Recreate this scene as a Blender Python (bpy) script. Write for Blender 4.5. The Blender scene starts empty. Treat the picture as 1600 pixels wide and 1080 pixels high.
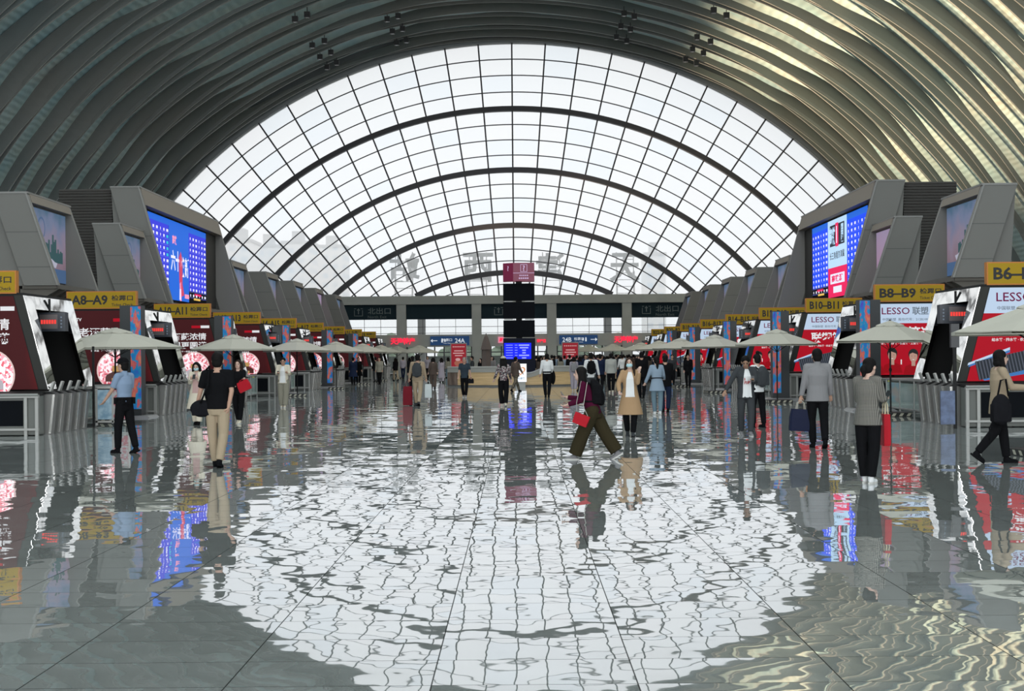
import bpy, math, random
from mathutils import Vector, Matrix
random.seed(7)
SC = bpy.context.scene
COL = SC.collection
R = math.radians
# ------------------------------------------------------------ camera
FPX, VX, VY, CH, ROLL = 2200.0, 810.0, 556.0, 1.72, R(0.5)
cam = bpy.data.objects.new('camera', bpy.data.cameras.new('camera')); COL.objects.link(cam)
cam.data.sensor_width = 36.0; cam.data.lens = FPX/1600*36
cam.data.shift_x = (800-VX)/1600; cam.data.shift_y = (VY-540)/1600
cam.data.clip_end = 3000
cam.matrix_world = Matrix.Translation((0, 0, CH)) @ Matrix.Rotation(R(90), 4, 'X') @ Matrix.Rotation(-ROLL, 4, 'Z')
SC.camera = cam
SC.view_settings.view_transform = 'Standard'; SC.view_settings.look = 'None'
SC.view_settings.gamma = 1; SC.view_settings.exposure = 0.0
try: SC.view_settings.use_curve_mapping = False
except Exception: pass
# ------------------------------------------------------------ sky and large lights
W = bpy.data.worlds.new('overcast_sky'); SC.world = W; W.use_nodes = True
W.node_tree.nodes['Background'].inputs[0].default_value = (0.95, 0.975, 1.0, 1)
W.node_tree.nodes['Background'].inputs[1].default_value = 1.2
def area(name, loc, rot, sx, sy, power, col):
    l = bpy.data.lights.new(name, 'AREA'); l.shape = 'RECTANGLE'; l.size = sx; l.size_y = sy
    l.energy = power; l.color = col
    o = bpy.data.objects.new(name, l); o.location = loc; o.rotation_euler = rot; COL.objects.link(o); return o
def spot(name, loc, target, power, col, size, blend=0.5, rad=0.5):
    l = bpy.data.lights.new(name, 'SPOT'); l.energy = power; l.color = col; l.spot_size = R(size); l.spot_blend = blend
    l.shadow_soft_size = rad
    o = bpy.data.objects.new(name, l); o.location = loc
    o.rotation_euler = (Vector(target)-Vector(loc)).to_track_quat('-Z', 'Y').to_euler(); COL.objects.link(o); return o
X0 = -0.38                      # centre line of the hall
area('skylight_daylight', (X0, 54, 30.5), (0, 0, 0), 26, 94, 15500, (0.95, 0.98, 1.0))
area('rear_window_daylight', (X0, -22, 14), (R(-90), 0, R(180)), 60, 24, 14500, (0.96, 0.98, 1.0))
# added warm spots without fixtures, standing in for sunlight on the right vault
for y in (80, 92, 104, 116, 128):
    spot('added_vault_spot', (X0-16, y+5, 9.2), (X0+31, y-2, 24.5), 135000, (1.0, 0.72, 0.44), 33, 0.6, 0.25)
# ------------------------------------------------------------ pixel helpers (photo frame -> place)
def at(px, py, d):
    u, v = px-VX, VY-py; c, s = math.cos(ROLL), math.sin(ROLL)
    return Vector(((u*c+v*s)*d/FPX, d, CH+(v*c-u*s)*d/FPX))
def ground(px, py):
    u, v = px-VX, VY-py; c, s = math.cos(ROLL), math.sin(ROLL)
    d = -CH*FPX/(v*c-u*s); return at(px, py, d)
# ------------------------------------------------------------ materials
MATS = {}
def mat(name, col, rough=0.6, metal=0.0, emit=None, es=1.0, spec=0.5, bump=0, bscale=20, alpha=None):
    if name in MATS: return MATS[name]
    m = bpy.data.materials.new(name); m.use_nodes = True; nt = m.node_tree; b = nt.nodes['Principled BSDF']
    b.inputs['Base Color'].default_value = (*col, 1); b.inputs['Roughness'].default_value = rough
    b.inputs['Metallic'].default_value = metal; b.inputs['Specular IOR Level'].default_value = spec
    if emit is not None:
        b.inputs['Emission Color'].default_value = (*emit, 1); b.inputs['Emission Strength'].default_value = es
    if bump:
        tc = nt.nodes.new('ShaderNodeTexCoord'); n = nt.nodes.new('ShaderNodeTexNoise'); n.inputs['Scale'].default_value = bscale
        bp = nt.nodes.new('ShaderNodeBump'); bp.inputs['Strength'].default_value = bump; bp.inputs['Distance'].default_value = 0.02
        nt.links.new(tc.outputs['Object'], n.inputs['Vector']); nt.links.new(n.outputs['Fac'], bp.inputs['Height'])
        nt.links.new(bp.outputs['Normal'], b.inputs['Normal'])
    MATS[name] = m; return m
def glow(name, col, s=1.0):
    """backlit print or screen pixels"""
    if name in MATS: return MATS[name]
    m = mat(name, tuple(c*0.15 for c in col), 0.5, emit=col, es=s, spec=0.08); return m
def ramp(nt, fac, stops, interp='LINEAR'):
    r = nt.nodes.new('ShaderNodeValToRGB'); r.color_ramp.interpolation = interp
    e = r.color_ramp.elements
    while len(e) < len(stops): e.new(0.5)
    for k, (p, c) in enumerate(stops): e[k].position = p; e[k].color = (*c, 1)
    nt.links.new(fac, r.inputs['Fac']); return r.outputs['Color']
def noise_mat(name, stops, scale, rough=0.6, metal=0, stretch=(1, 1, 1), detail=3, emit=0, coord='Object'):
    m = mat(name, (0.5, 0.5, 0.5), rough, metal); nt = m.node_tree; b = nt.nodes['Principled BSDF']
    tc = nt.nodes.new('ShaderNodeTexCoord'); mp = nt.nodes.new('ShaderNodeMapping'); mp.inputs['Scale'].default_value = stretch
    n = nt.nodes.new('ShaderNodeTexNoise'); n.inputs['Scale'].default_value = scale; n.inputs['Detail'].default_value = detail
    nt.links.new(tc.outputs[coord], mp.inputs['Vector']); nt.links.new(mp.outputs[0], n.inputs['Vector'])
    c = ramp(nt, n.outputs['Fac'], stops); nt.links.new(c, b.inputs['Base Color'])
    if emit: nt.links.new(c, b.inputs['Emission Color']); b.inputs['Emission Strength'].default_value = emit
    return m
def voro_mat(name, stops, scale, rough=0.8, emit=0):
    m = mat(name, (0.5, 0.5, 0.5), rough); nt = m.node_tree; b = nt.nodes['Principled BSDF']
    tc = nt.nodes.new('ShaderNodeTexCoord'); n = nt.nodes.new('ShaderNodeTexVoronoi'); n.inputs['Scale'].default_value = scale
    nt.links.new(tc.outputs['Object'], n.inputs['Vector'])
    sx = nt.nodes.new('ShaderNodeSeparateXYZ'); nt.links.new(n.outputs['Color'], sx.inputs[0])
    c = ramp(nt, sx.outputs[0], stops, 'CONSTANT'); nt.links.new(c, b.inputs['Base Color'])
    if emit: nt.links.new(c, b.inputs['Emission Color']); b.inputs['Emission Strength'].default_value = emit
    return m
# ------------------------------------------------------------ mesh builder
class MB:
    def __init__(s): s.v = []; s.f = []; s.mi = []; s.m = 0
    def add(s, vs, fs):
        o = len(s.v); s.v += [tuple(v) for v in vs]
        for f in fs: s.f.append([i+o for i in f]); s.mi.append(s.m)
    def mat(s, i): s.m = i; return s
    def quad(s, a, b, c, d): s.add([a, b, c, d], [(0, 1, 2, 3)]); return s
    def poly(s, pts): s.add(pts, [tuple(range(len(pts)))]); return s
    def box(s, x0, x1, y0, y1, z0, z1, sh=None):
        """box; sh=(fx) optional function that shifts x by z (lean)"""
        x0, x1 = min(x0, x1), max(x0, x1)
        vs = [(x, y, z) for z in (z0, z1) for y in (y0, y1) for x in (x0, x1)]
        if sh: vs = [(x+sh(z), y, z) for x, y, z in vs]
        s.add(vs, [(0, 2, 3, 1), (4, 5, 7, 6), (0, 1, 5, 4), (2, 6, 7, 3), (0, 4, 6, 2), (1, 3, 7, 5)]); return s
    def prism(s, pts, d, axis='y'):
        """closed outline pts (3d) pushed by vector d"""
        n = len(pts); d = Vector(d); a = [Vector(p) for p in pts]; b = [p+d for p in a]
        s.add(a+b, [tuple(range(n))[::-1], tuple(range(n, 2*n))]+[(i, (i+1) % n, n+(i+1) % n, n+i) for i in range(n)]); return s
    def tube(s, pts, rad, n=8, cap=True):
        pts = [Vector(p) for p in pts]
        if not hasattr(rad, '__len__'): rad = [rad]*len(pts)
        rings = []; up0 = None
        for i, p in enumerate(pts):
            t = (pts[min(i+1, len(pts)-1)]-pts[max(i-1, 0)]).normalized()
            if up0 is None:
                up0 = Vector((0, 0, 1)) if abs(t.z) < 0.9 else Vector((1, 0, 0))
            a = t.cross(up0).normalized(); b = a.cross(t).normalized(); up0 = b
            rings.append([p+(a*math.cos(k*math.tau/n)+b*math.sin(k*math.tau/n))*rad[i] for k in range(n)])
        s.loft(rings, cap); return s
    def loft(s, rings, cap=True):
        n = len(rings[0]); vs = [p for r in rings for p in r]; fs = []
        for i in range(len(rings)-1):
            for k in range(n): fs.append((i*n+k, i*n+(k+1) % n, (i+1)*n+(k+1) % n, (i+1)*n+k))
        if cap:
            fs.append(tuple(range(n))[::-1]); fs.append(tuple(range((len(rings)-1)*n, len(rings)*n)))
        s.add(vs, fs); return s
    def ball(s, c, rx, ry, rz, M=None, n=14, m=9):
        c = Vector(c); vs = []; fs = []
        for i in range(1, m):
            ph = math.pi*i/m
            for k in range(n):
                th = math.tau*k/n; p = Vector((rx*math.sin(ph)*math.cos(th), ry*math.sin(ph)*math.sin(th), rz*math.cos(ph)))
                vs.append(c+(M @ p if M else p))
        t = Vector((0, 0, rz)); vs += [c+(M @ t if M else t), c-(M @ t if M else t)]; T = len(vs)-2
        for i in range(m-2):
            for k in range(n): fs.append((i*n+k, (i+1)*n+k, (i+1)*n+(k+1) % n, i*n+(k+1) % n))
        for k in range(n): fs.append((T, k, (k+1) % n)); fs.append((T+1, (m-2)*n+(k+1) % n, (m-2)*n+k))
        s.add(vs, fs); return s
    def disc(s, c, r, u, w, n=28, r2=None):
        c, u, w = Vector(c), Vector(u), Vector(w); s.poly([c+u*(r*math.cos(k*math.tau/n))+w*((r2 or r)*math.sin(k*math.tau/n)) for k in range(n)]); return s
    def text(s, body, c, h, u, w, align='C', sx=1.0, bold=0.0, fit=None):
        """lettering of line height h laid in the plane (u right, w up), c its centre (or left middle)"""
        vs, fs, bw = glyphs(body, bold); k = h; kx = h*sx
        if fit: kx = fit/bw
        c, u, w = Vector(c), Vector(u), Vector(w); ox = -bw/2 if align == 'C' else 0
        s.add([c+u*((x+ox)*kx)+w*(y*k) for x, y in vs], fs); return s
    def build(s, name, mats, parent=None, smooth=False, loc=None):
        me = bpy.data.meshes.new(name); me.from_pydata(s.v, [], s.f)
        if not isinstance(mats, (list, tuple)): mats = [mats]
        for m in mats: me.materials.append(m)
        me.polygons.foreach_set('material_index', s.mi)
        if smooth: me.polygons.foreach_set('use_smooth', [True]*len(s.f))
        me.validate(); me.update()
        return put(name, me, parent, loc)
def put(name, me, parent=None, loc=None):
    o = bpy.data.objects.new(name, me); COL.objects.link(o); o.parent = parent
    if loc: o.location = loc
    return o
GL = {}
def glyphs(body, bold):
    key = (body, bold)
    if key in GL: return GL[key]
    c = bpy.data.curves.new('lettering', 'FONT'); c.body = body; c.size = 1.0; c.offset = bold; c.resolution_u = 2
    o = bpy.data.objects.new('lettering', c); COL.objects.link(o)
    dg = bpy.context.evaluated_depsgraph_get(); m = bpy.data.meshes.new_from_object(o.evaluated_get(dg))
    vs = [(v.co.x, v.co.y) for v in m.vertices]; fs = [tuple(p.vertices) for p in m.polygons]
    bpy.data.objects.remove(o); bpy.data.curves.remove(c); bpy.data.meshes.remove(m)
    x0 = min(v[0] for v in vs); x1 = max(v[0] for v in vs); y0 = min(v[1] for v in vs); y1 = max(v[1] for v in vs)
    yc, hh = (y0+y1)/2, (y1-y0); vs = [((x-x0)/hh, (y-yc)/hh) for x, y in vs]
    GL[key] = (vs, fs, (x1-x0)/hh); return GL[key]
def thing(name, label, cat, loc, group=None, rz=0):
    o = bpy.data.objects.new(name, None); COL.objects.link(o); o.location = loc; o.rotation_euler = (0, 0, rz)
    o.empty_display_size = 0.3
    return tag(o, label, cat, group)
def tag(o, label=None, cat=None, group=None, kind=None):
    if label: o['label'] = label
    if cat: o['category'] = cat
    if group: o['group'] = group
    if kind: o['kind'] = kind
    return o
def struct(o): o['kind'] = 'structure'; return o
KIDS = {}
def copy_tree(o, loc=None, label=None, parent=None):
    c = o.copy(); COL.objects.link(c); c.parent = parent
    if loc is not None: c.location = loc
    if label: c['label'] = label
    for ch in o.children: copy_tree(ch, parent=c)
    return c
ORD = ['nearest', 'second', 'third', 'fourth', 'farthest']
# ============================================================ THE SETTING
D = 135.0
# ---- polished granite floor
def floor_material():
    m = bpy.data.materials.new('polished_granite'); m.use_nodes = True; nt = m.node_tree; N = nt.nodes; L = nt.links
    N.clear(); out = N.new('ShaderNodeOutputMaterial')
    tc = N.new('ShaderNodeTexCoord'); sep = N.new('ShaderNodeSeparateXYZ'); L.new(tc.outputs['Object'], sep.inputs[0])
    def M(op, a, b=None, c=None):
        n = N.new('ShaderNodeMath'); n.operation = op
        for i, v in enumerate((a, b, c)):
            if v is None: continue
            if isinstance(v, (int, float)): n.inputs[i].default_value = v
            else: L.new(v, n.inputs[i])
        return n.outputs[0]
    tx = M('DIVIDE', M('SUBTRACT', sep.outputs[0], -0.47), 1.08); ty = M('DIVIDE', M('SUBTRACT', sep.outputs[1], 7.36), 0.607)
    fx, fy = M('FRACT', tx), M('FRACT', ty)
    ex = M('MULTIPLY', M('MINIMUM', fx, M('SUBTRACT', 1, fx)), 1.08); ey = M('MULTIPLY', M('MINIMUM', fy, M('SUBTRACT', 1, fy)), 0.607)
    joint = M('MAXIMUM', M('LESS_THAN', ex, 0.0040), M('LESS_THAN', ey, 0.0034))
    cx = N.new('ShaderNodeCombineXYZ'); L.new(M('FLOOR', tx), cx.inputs[0]); L.new(M('FLOOR', ty), cx.inputs[1])
    wn = N.new('ShaderNodeTexWhiteNoise'); wn.noise_dimensions = '2D'; L.new(cx.outputs[0], wn.inputs['Vector'])
    # granite colour: fine speckle and soft veins
    n1 = N.new('ShaderNodeTexNoise'); n1.inputs['Scale'].default_value = 60; n1.inputs['Detail'].default_value = 6; L.new(tc.outputs['Object'], n1.inputs['Vector'])
    n2 = N.new('ShaderNodeTexNoise'); n2.inputs['Scale'].default_value = 2.2; n2.inputs['Detail'].default_value = 7; n2.inputs['Distortion'].default_value = 1.4
    L.new(tc.outputs['Object'], n2.inputs['Vector'])
    f = M('ADD', M('MULTIPLY', n1.outputs['Fac'], 0.55), M('MULTIPLY', n2.outputs['Fac'], 0.35)); f = M('ADD', f, M('MULTIPLY', wn.outputs['Value'], 0.10))
    col = ramp(nt, f, [(0.3, (0.22, 0.235, 0.22)), (0.72, (0.42, 0.44, 0.42))])
    jm = N.new('ShaderNodeMix'); jm.data_type = 'RGBA'; L.new(joint, jm.inputs[0]); L.new(col, jm.inputs[6]); jm.inputs[7].default_value = (0.03, 0.032, 0.03, 1)
    # every slab lies a hair out of level and is slightly wavy
    def vec(x, s):
        v = N.new('ShaderNodeVectorMath'); v.operation = 'SUBTRACT'; L.new(x, v.inputs[0]); v.inputs[1].default_value = (0.5, 0.5, 0.5)
        w = N.new('ShaderNodeVectorMath'); w.operation = 'MULTIPLY'; L.new(v.outputs[0], w.inputs[0]); w.inputs[1].default_value = s; return w.outputs[0]
    off = N.new('ShaderNodeVectorMath'); off.operation = 'ADD'; L.new(tc.outputs['Object'], off.inputs[0])
    sc = N.new('ShaderNodeVectorMath'); sc.operation = 'SCALE'; L.new(wn.outputs['Color'], sc.inputs[0]); sc.inputs[3].default_value = 37.0; L.new(sc.outputs[0], off.inputs[1])
    w1 = N.new('ShaderNodeTexNoise'); w1.inputs['Scale'].default_value = 2.4; w1.inputs['Detail'].default_value = 2.0; L.new(off.outputs[0], w1.inputs['Vector'])
    a = vec(wn.outputs['Color'], WAVE_TILE); b = vec(w1.outputs['Color'], WAVE_NOISE)
    s1 = N.new('ShaderNodeVectorMath'); L.new(a, s1.inputs[0]); L.new(b, s1.inputs[1])
    s2 = N.new('ShaderNodeVectorMath'); L.new(s1.outputs[0], s2.inputs[0]); s2.inputs[1].default_value = (0, 0, 1)
    nn = N.new('ShaderNodeVectorMath'); nn.operation = 'NORMALIZE'; L.new(s2.outputs[0], nn.inputs[0])
    df = N.new('ShaderNodeBsdfDiffuse'); L.new(jm.outputs[2], df.inputs[0])
    gl = N.new('ShaderNodeBsdfGlossy'); gl.inputs['Color'].default_value = (0.97, 0.98, 1, 1); gl.inputs['Roughness'].default_value = 0.012
    L.new(nn.outputs[0], gl.inputs['Normal'])
    lw = N.new('ShaderNodeLayerWeight'); lw.inputs[0].default_value = 0.5
    fr = N.new('ShaderNodeMapRange'); L.new(lw.outputs['Facing'], fr.inputs[0]); fr.inputs[1].default_value = 0.45; fr.inputs[2].default_value = 0.96
    fr.inputs[3].default_value = 0.12; fr.inputs[4].default_value = 0.86
    fac = M('MULTIPLY', fr.outputs[0], M('SUBTRACT', 1, M('MULTIPLY', joint, 0.85)))
    mx = N.new('ShaderNodeMixShader'); L.new(fac, mx.inputs[0]); L.new(df.outputs[0], mx.inputs[1]); L.new(gl.outputs[0], mx.inputs[2]); L.new(mx.outputs[0], out.inputs[0])
    return m
WAVE_TILE = (0.006, 0.0105, 0); WAVE_NOISE = (0.017, 0.026, 0)
b_ = MB(); b_.quad((-48, -30, 0), (48, -30, 0), (48, D+3, 0), (-48, D+3, 0))
struct(b_.build('floor', floor_material()))
# ---- vault: ceiling panels and lattice of deep curved ribs
ZC, RV = -11.5, 44.75
panel_m = mat('vault_panel', (0.40, 0.43, 0.42), 0.5)
def panel_pattern():
    nt = panel_m.node_tree; b = nt.nodes['Principled BSDF']
    tc = nt.nodes.new('ShaderNodeTexCoord'); n = nt.nodes.new('ShaderNodeTexNoise'); n.inputs['Scale'].default_value = 0.35; n.inputs['Detail'].default_value = 4
    nt.links.new(tc.outputs['Object'], n.inputs['Vector'])
    nt.links.new(ramp(nt, n.outputs['Fac'], [(0.3, (0.36, 0.55, 0.60)), (0.55, (0.44, 0.57, 0.58)), (0.75, (0.50, 0.54, 0.50))]), b.inputs['Base Color'])
    w = nt.nodes.new('ShaderNodeTexWave'); w.wave_type = 'BANDS'; w.bands_direction = 'Z'; w.inputs['Scale'].default_value = 0.9; w.inputs['Distortion'].default_value = 2.5
    bp = nt.nodes.new('ShaderNodeBump'); bp.inputs['Strength'].default_value = 0.25; bp.inputs['Distance'].default_value = 0.15
    nt.links.new(tc.outputs['Object'], w.inputs['Vector']); nt.links.new(w.outputs['Fac'], bp.inputs['Height']); nt.links.new(bp.outputs['Normal'], b.inputs['Normal'])
panel_pattern()
def arc(th, r, y): return Vector((X0+r*math.sin(th), y, ZC+r*math.cos(th)))
TH = R(75.2)
b_ = MB(); n = 96; ys = [-24, 30, 60]+[60+i*4.8 for i in range(1, 17)]+[140.2]
for j in range(len(ys)-1):
    for i in range(n):
        t0, t1 = -TH+2*TH*i/n, -TH+2*TH*(i+1)/n
        b_.quad(arc(t0, RV, ys[j]), arc(t1, RV, ys[j]), arc(t1, RV, ys[j+1]), arc(t0, RV, ys[j+1]))
for j in (0,):                                   # outer roof skin, closes the shell
    for i in range(n):
        t0, t1 = -TH+2*TH*i/n, -TH+2*TH*(i+1)/n
        b_.quad(arc(t1, RV+1.2, -24), arc(t0, RV+1.2, -24), arc(t0, RV+1.2, 140.2), arc(t1, RV+1.2, 140.2))
        b_.quad(arc(t0, RV, 140.2), arc(t1, RV, 140.2), arc(t1, RV+1.2, 140.2), arc(t0, RV+1.2, 140.2))
struct(b_.build('ceiling', panel_m, smooth=False))
rib_m = noise_mat('rib_aluminium', [(0.3, (0.15, 0.17, 0.168)), (0.5, (0.185, 0.19, 0.182)), (0.7, (0.195, 0.187, 0.172))], 0.12, 0.6, 0.0)
flange_m = mat('rib_flange', (0.27, 0.28, 0.27), 0.6)
RK = [(0, 1.18), (8, 1.02), (16, .72), (25, .60), (31, .85), (37, 1.40), (43, 1.38), (49, .95), (56, .70), (80, .62)]
def rdep(th):
    d = abs(math.degrees(th))
    for (a, p), (c, q) in zip(RK[:-1], RK[1:]):
        if d <= c: f = (d-a)/(c-a); f = f*f*(3-2*f); return p+(q-p)*f
    return .78
def rib(y):
    """one deep arch whose web widens and narrows as it climbs, and the thin strip that weaves across it"""
    b = MB(); n = 150; prev = None
    for i in range(n+1):
        th = -TH+2*TH*i/n; g = .55*math.sin(math.pi*th/R(19)); dp = rdep(th)
        ring = [arc(th, 43.30, y+g-.14), arc(th, 43.30, y+g+.06), arc(th, 43.3+dp, y+g+.34), arc(th, 43.3+dp, y+g+.12)]
        if prev:
            for k in range(4): b.mat(1 if k == 0 else 0); b.quad(prev[k], ring[k], ring[(k+1) % 4], prev[(k+1) % 4])
        else: b.mat(0); b.poly(ring)
        prev = ring
    b.mat(0); b.poly(prev[::-1])
    struct(b.build('ceiling_rib', [rib_m, flange_m]))
    b = MB(); prev = None
    for i in range(n+1):
        th = -TH+2*TH*i/n; g = 1.5*math.cos(math.pi*th/R(38)-.5)
        ring = [arc(th, 43.24, y+g), arc(th, 43.24, y+g+.12), arc(th, 43.52, y+g+.3), arc(th, 43.52, y+g+.1)]
        if prev:
            for k in range(4): b.mat(1 if k == 0 else 0); b.quad(prev[k], ring[k], ring[(k+1) % 4], prev[(k+1) % 4])
        else: b.poly(ring)
        prev = ring
    b.poly(prev[::-1])
    struct(b.build('ceiling_strip', [rib_m, flange_m]))
y = 132.6
while y > 56:
    rib(y); y -= 4.8
# near hoop of the window: deep dark trim where the vault meets the glass
b_ = MB(); prev = None
for i in range(121):
    th = -TH+2*TH*i/120; ring = [arc(th, 43.15, D-0.55), arc(th, 43.15, D+0.3), arc(th, 44.85, D+0.3), arc(th, 44.85, D-0.9)]
    if prev:
        for k in range(4): b_.quad(prev[k], ring[k], ring[(k+1) % 4], prev[(k+1) % 4])
    prev = ring
struct(b_.build('trim_1', mat('hoop_trim', (0.07, 0.08, 0.08), 0.4, 0.3)))
# ---- end window: radial mullions and concentric arcs over panes of pale glazing
ZS = 7.5
def glass_mat(name, tint, tr):
    m = bpy.data.materials.new(name); m.use_nodes = True; nt = m.node_tree; nt.nodes.clear()
    o = nt.nodes.new('ShaderNodeOutputMaterial'); a = nt.nodes.new('ShaderNodeBsdfTransparent'); a.inputs[0].default_value = (*tint, 1)
    t = nt.nodes.new('ShaderNodeBsdfTranslucent'); t.inputs[0].default_value = (*[c*0.98 for c in tint], 1)
    mx = nt.nodes.new('ShaderNodeMixShader'); mx.inputs[0].default_value = tr
    nt.links.new(a.outputs[0], mx.inputs[1]); nt.links.new(t.outputs[0], mx.inputs[2]); nt.links.new(mx.outputs[0], o.inputs[0]); return m
gms = [glass_mat('window_glass_clear', (0.99, 0.99, 0.985), 0.42), glass_mat('window_glass_bluish', (0.95, 0.975, 0.995), 0.42),
       glass_mat('window_glass_warm', (0.99, 0.98, 0.975), 0.42), glass_mat('window_glass_plain', (0.975, 0.98, 0.985), 0.42)]
radii = [19.0, 20.1, 21.2]
def sub(a, b): return [a+(b-a)*k/4 for k in (1, 2, 3, 4)]
for a, b in ((21.2, 25.7), (25.7, 31.0), (31.0, 36.85)): radii += sub(a, b)
radii += [38.5, 40.1, 41.65, 43.2]
DA = R(4.28); NA = 15
def clipz(p): return Vector((p.x, p.y, max(p.z, ZS)))
rnd = random.Random(3)
b_ = MB()
for ia in range(-NA, NA):
    t0, t1 = ia*DA, (ia+1)*DA
    for r0, r1 in zip(radii[:-1], radii[1:]):
        q = [arc(t0, r0, D), arc(t1, r0, D), arc(t1, r1, D), arc(t0, r1, D)]
        if max(p.z for p in q) <= ZS: continue
        pts = []
        for k in range(4):                         # cut the pane at the sill
            p, q2 = q[k], q[(k+1) % 4]
            if p.z >= ZS: pts.append(p)
            if (p.z-ZS)*(q2.z-ZS) < 0:
                f = (ZS-p.z)/(q2.z-p.z); pts.append(p+(q2-p)*f)
        b_.mat(rnd.choice([0, 0, 0, 3, 3, 1, 2])); b_.poly(pts)
win = struct(b_.build('window_1', gms))
mull = mat('mullion_steel', (0.045, 0.043, 0.048), 0.5, 0.2)
b_ = MB()
for ia in range(-NA, NA+1):
    th = ia*DA; r0 = max(19.0/math.cos(th), 19.0)
    if r0 > 43: continue
    a, c = arc(th, r0, D), arc(th, 43.3, D); w = Vector((math.cos(th), 0, -math.sin(th)))*0.072
    b_.prism([a-w, a+w, c+w, c-w], (0, -0.28, 0))
b_.build('radial_mullion', mull, win)
for r in radii[1:-1]:
    thick = r in (21.2, 25.7, 31.0, 36.85); h = 0.24 if thick else 0.042; dp = 0.6 if thick else 0.16
    tm = math.acos(min(1, 19.0/r)); b_ = MB(); n = 80; prev = None
    for i in range(n+1):
        th = -tm+2*tm*i/n
        ring = [arc(th, r-h, D-dp), arc(th, r+h, D-dp), arc(th, r+h, D-0.02), arc(th, r-h, D-0.02)]
        if prev:
            for k in range(4): b_.quad(prev[k], ring[k], ring[(k+1) % 4], prev[(k+1) % 4])
        prev = ring
    b_.build('arched_transom', mull, win)
# ---- wall below the window
wall_c = noise_mat('wall_stone_grey', [(0.35, (0.36, 0.365, 0.345)), (0.65, (0.42, 0.425, 0.40))], 0.6, 0.7)
dark_p = mat('dark_panel', (0.014, 0.028, 0.036), 0.7, spec=0.1)
b_ = MB(); b_.box(X0-41, X0+41, D-0.8, D+0.8, 6.7, ZS); b_.box(X0-41, X0+41, D-0.5, D+0.5, 2.64, 3.81)
cols = [X0+3.59+7.18*k for k in range(-6, 6)]
for cx in cols: b_.box(cx-0.45, cx+0.45, D-0.7, D+0.5, 0, 6.7)
struct(b_.build('wall_back', wall_c))
wi = 2
glz = glass_mat('lower_glazing', (0.93, 0.95, 0.95), 0.25)
for cx in cols[:-1]:
    a, c = cx+0.45, cx+7.18-0.45
    g = MB(); g.quad((a, D, 3.81), (c, D, 3.81), (c, D, 5.28), (a, D, 5.28)); g.quad((a, D, 0), (c, D, 0), (c, D, 2.64), (a, D, 2.64))
    w = struct(g.build('window_%d' % wi, glz)); wi += 1
    f = MB(); n = 4
    for k in range(1, n): x = a+(c-a)*k/n; f.box(x-0.02, x+0.02, D-0.06, D-0.01, 3.81, 5.28); 
    for x in (a+0.06, a+0.9, a+1.9, (a+c)/2-0.45, (a+c)/2+0.45, c-1.9, c-0.9, c-0.06): f.box(x-0.06, x+0.06, D-0.14, D-0.01, 0, 2.64)
    for z in (3.95, 4.55): f.box(a, c, D-0.06, D-0.01, z-0.022, z+0.022)
    for z in (0.06, 2.1): f.box(a, c, D-0.10, D-0.01, z-0.05, z+0.05)
    f.build('window_frame', mull, w)
    p = MB(); p.box(a, c, D-0.25, D-0.1, 5.28, 6.7)
    struct(p.build('trim_%d' % (wi), dark_p))
# side walls behind the gate kiosks
for s, nm in ((-1, 'wall_left'), (1, 'wall_right')):
    b_ = MB(); b_.box(X0+s*20.2, X0+s*20.5, 20, D-0.5, 0, 4.3); struct(b_.build(nm, mat('side_wall', (0.07, 0.075, 0.075), 0.7)))
# big lettering and arrows on the dark wall panels and on the band
sign_dim = mat('panel_lettering', (0.10, 0.125, 0.125), 0.5)
U, Wz = Vector((1, 0, 0)), Vector((0, 0, 1))
def exit_icon(b, x, z, s, y):
    for (x0, x1, z0, z1) in ((-1, -0.85, -0.9, 0.5), (0.85, 1, -0.9, 0.5), (-1, 1, -0.9, -0.75), (-0.12, 0.12, -0.4, 0.5)):
        b.quad((x+x0*s, y, z+z0*s), (x+x1*s, y, z+z0*s), (x+x1*s, y, z+z1*s), (x+x0*s, y, z+z1*s))
    b.poly([(x-0.4*s, y, z+0.4*s), (x+0.4*s, y, z+0.4*s), (x, y, z+0.95*s)])
    b.quad((x-1*s, y, z+.75*s), (x-.5*s, y, z+.75*s), (x-.5*s, y, z+.9*s), (x-1*s, y, z+.9*s)); b.quad((x+.5*s, y, z+.75*s), (x+1*s, y, z+.75*s), (x+1*s, y, z+.9*s), (x+.5*s, y, z+.9*s))
for nm, px, full in (('left', 560, 1), ('centre', 779, 0), ('right', 1010, 1)):
    p = at(px, 487, D-0.3); t = MB(); exit_icon(t, p.x, 6.0, 0.42, D-0.27)
    if full:
        t.text('北出口', (p.x+0.9, D-0.27, 6.12), 0.62, U, Wz, 'L', 1.15, 0.01); t.text('North Exit', (p.x+0.9, D-0.27, 5.55), 0.26, U, Wz, 'L', 1.1)
    o = t.build('exit_lettering', sign_dim)
    tag(o, {'left': 'faint grey exit sign lettering on dark panel above left end of back wall', 'centre': 'faint upward exit arrow pictogram on dark panel just left of black screen tower',
            'right': 'faint grey exit sign lettering on dark panel above right end of back wall'}[nm], 'sign')
blue_s = glow('blue_sign', (0.02, 0.055, 0.14), 0.8); white_s = glow('white_lettering', (0.75, 0.8, 0.85), 0.8)
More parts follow.
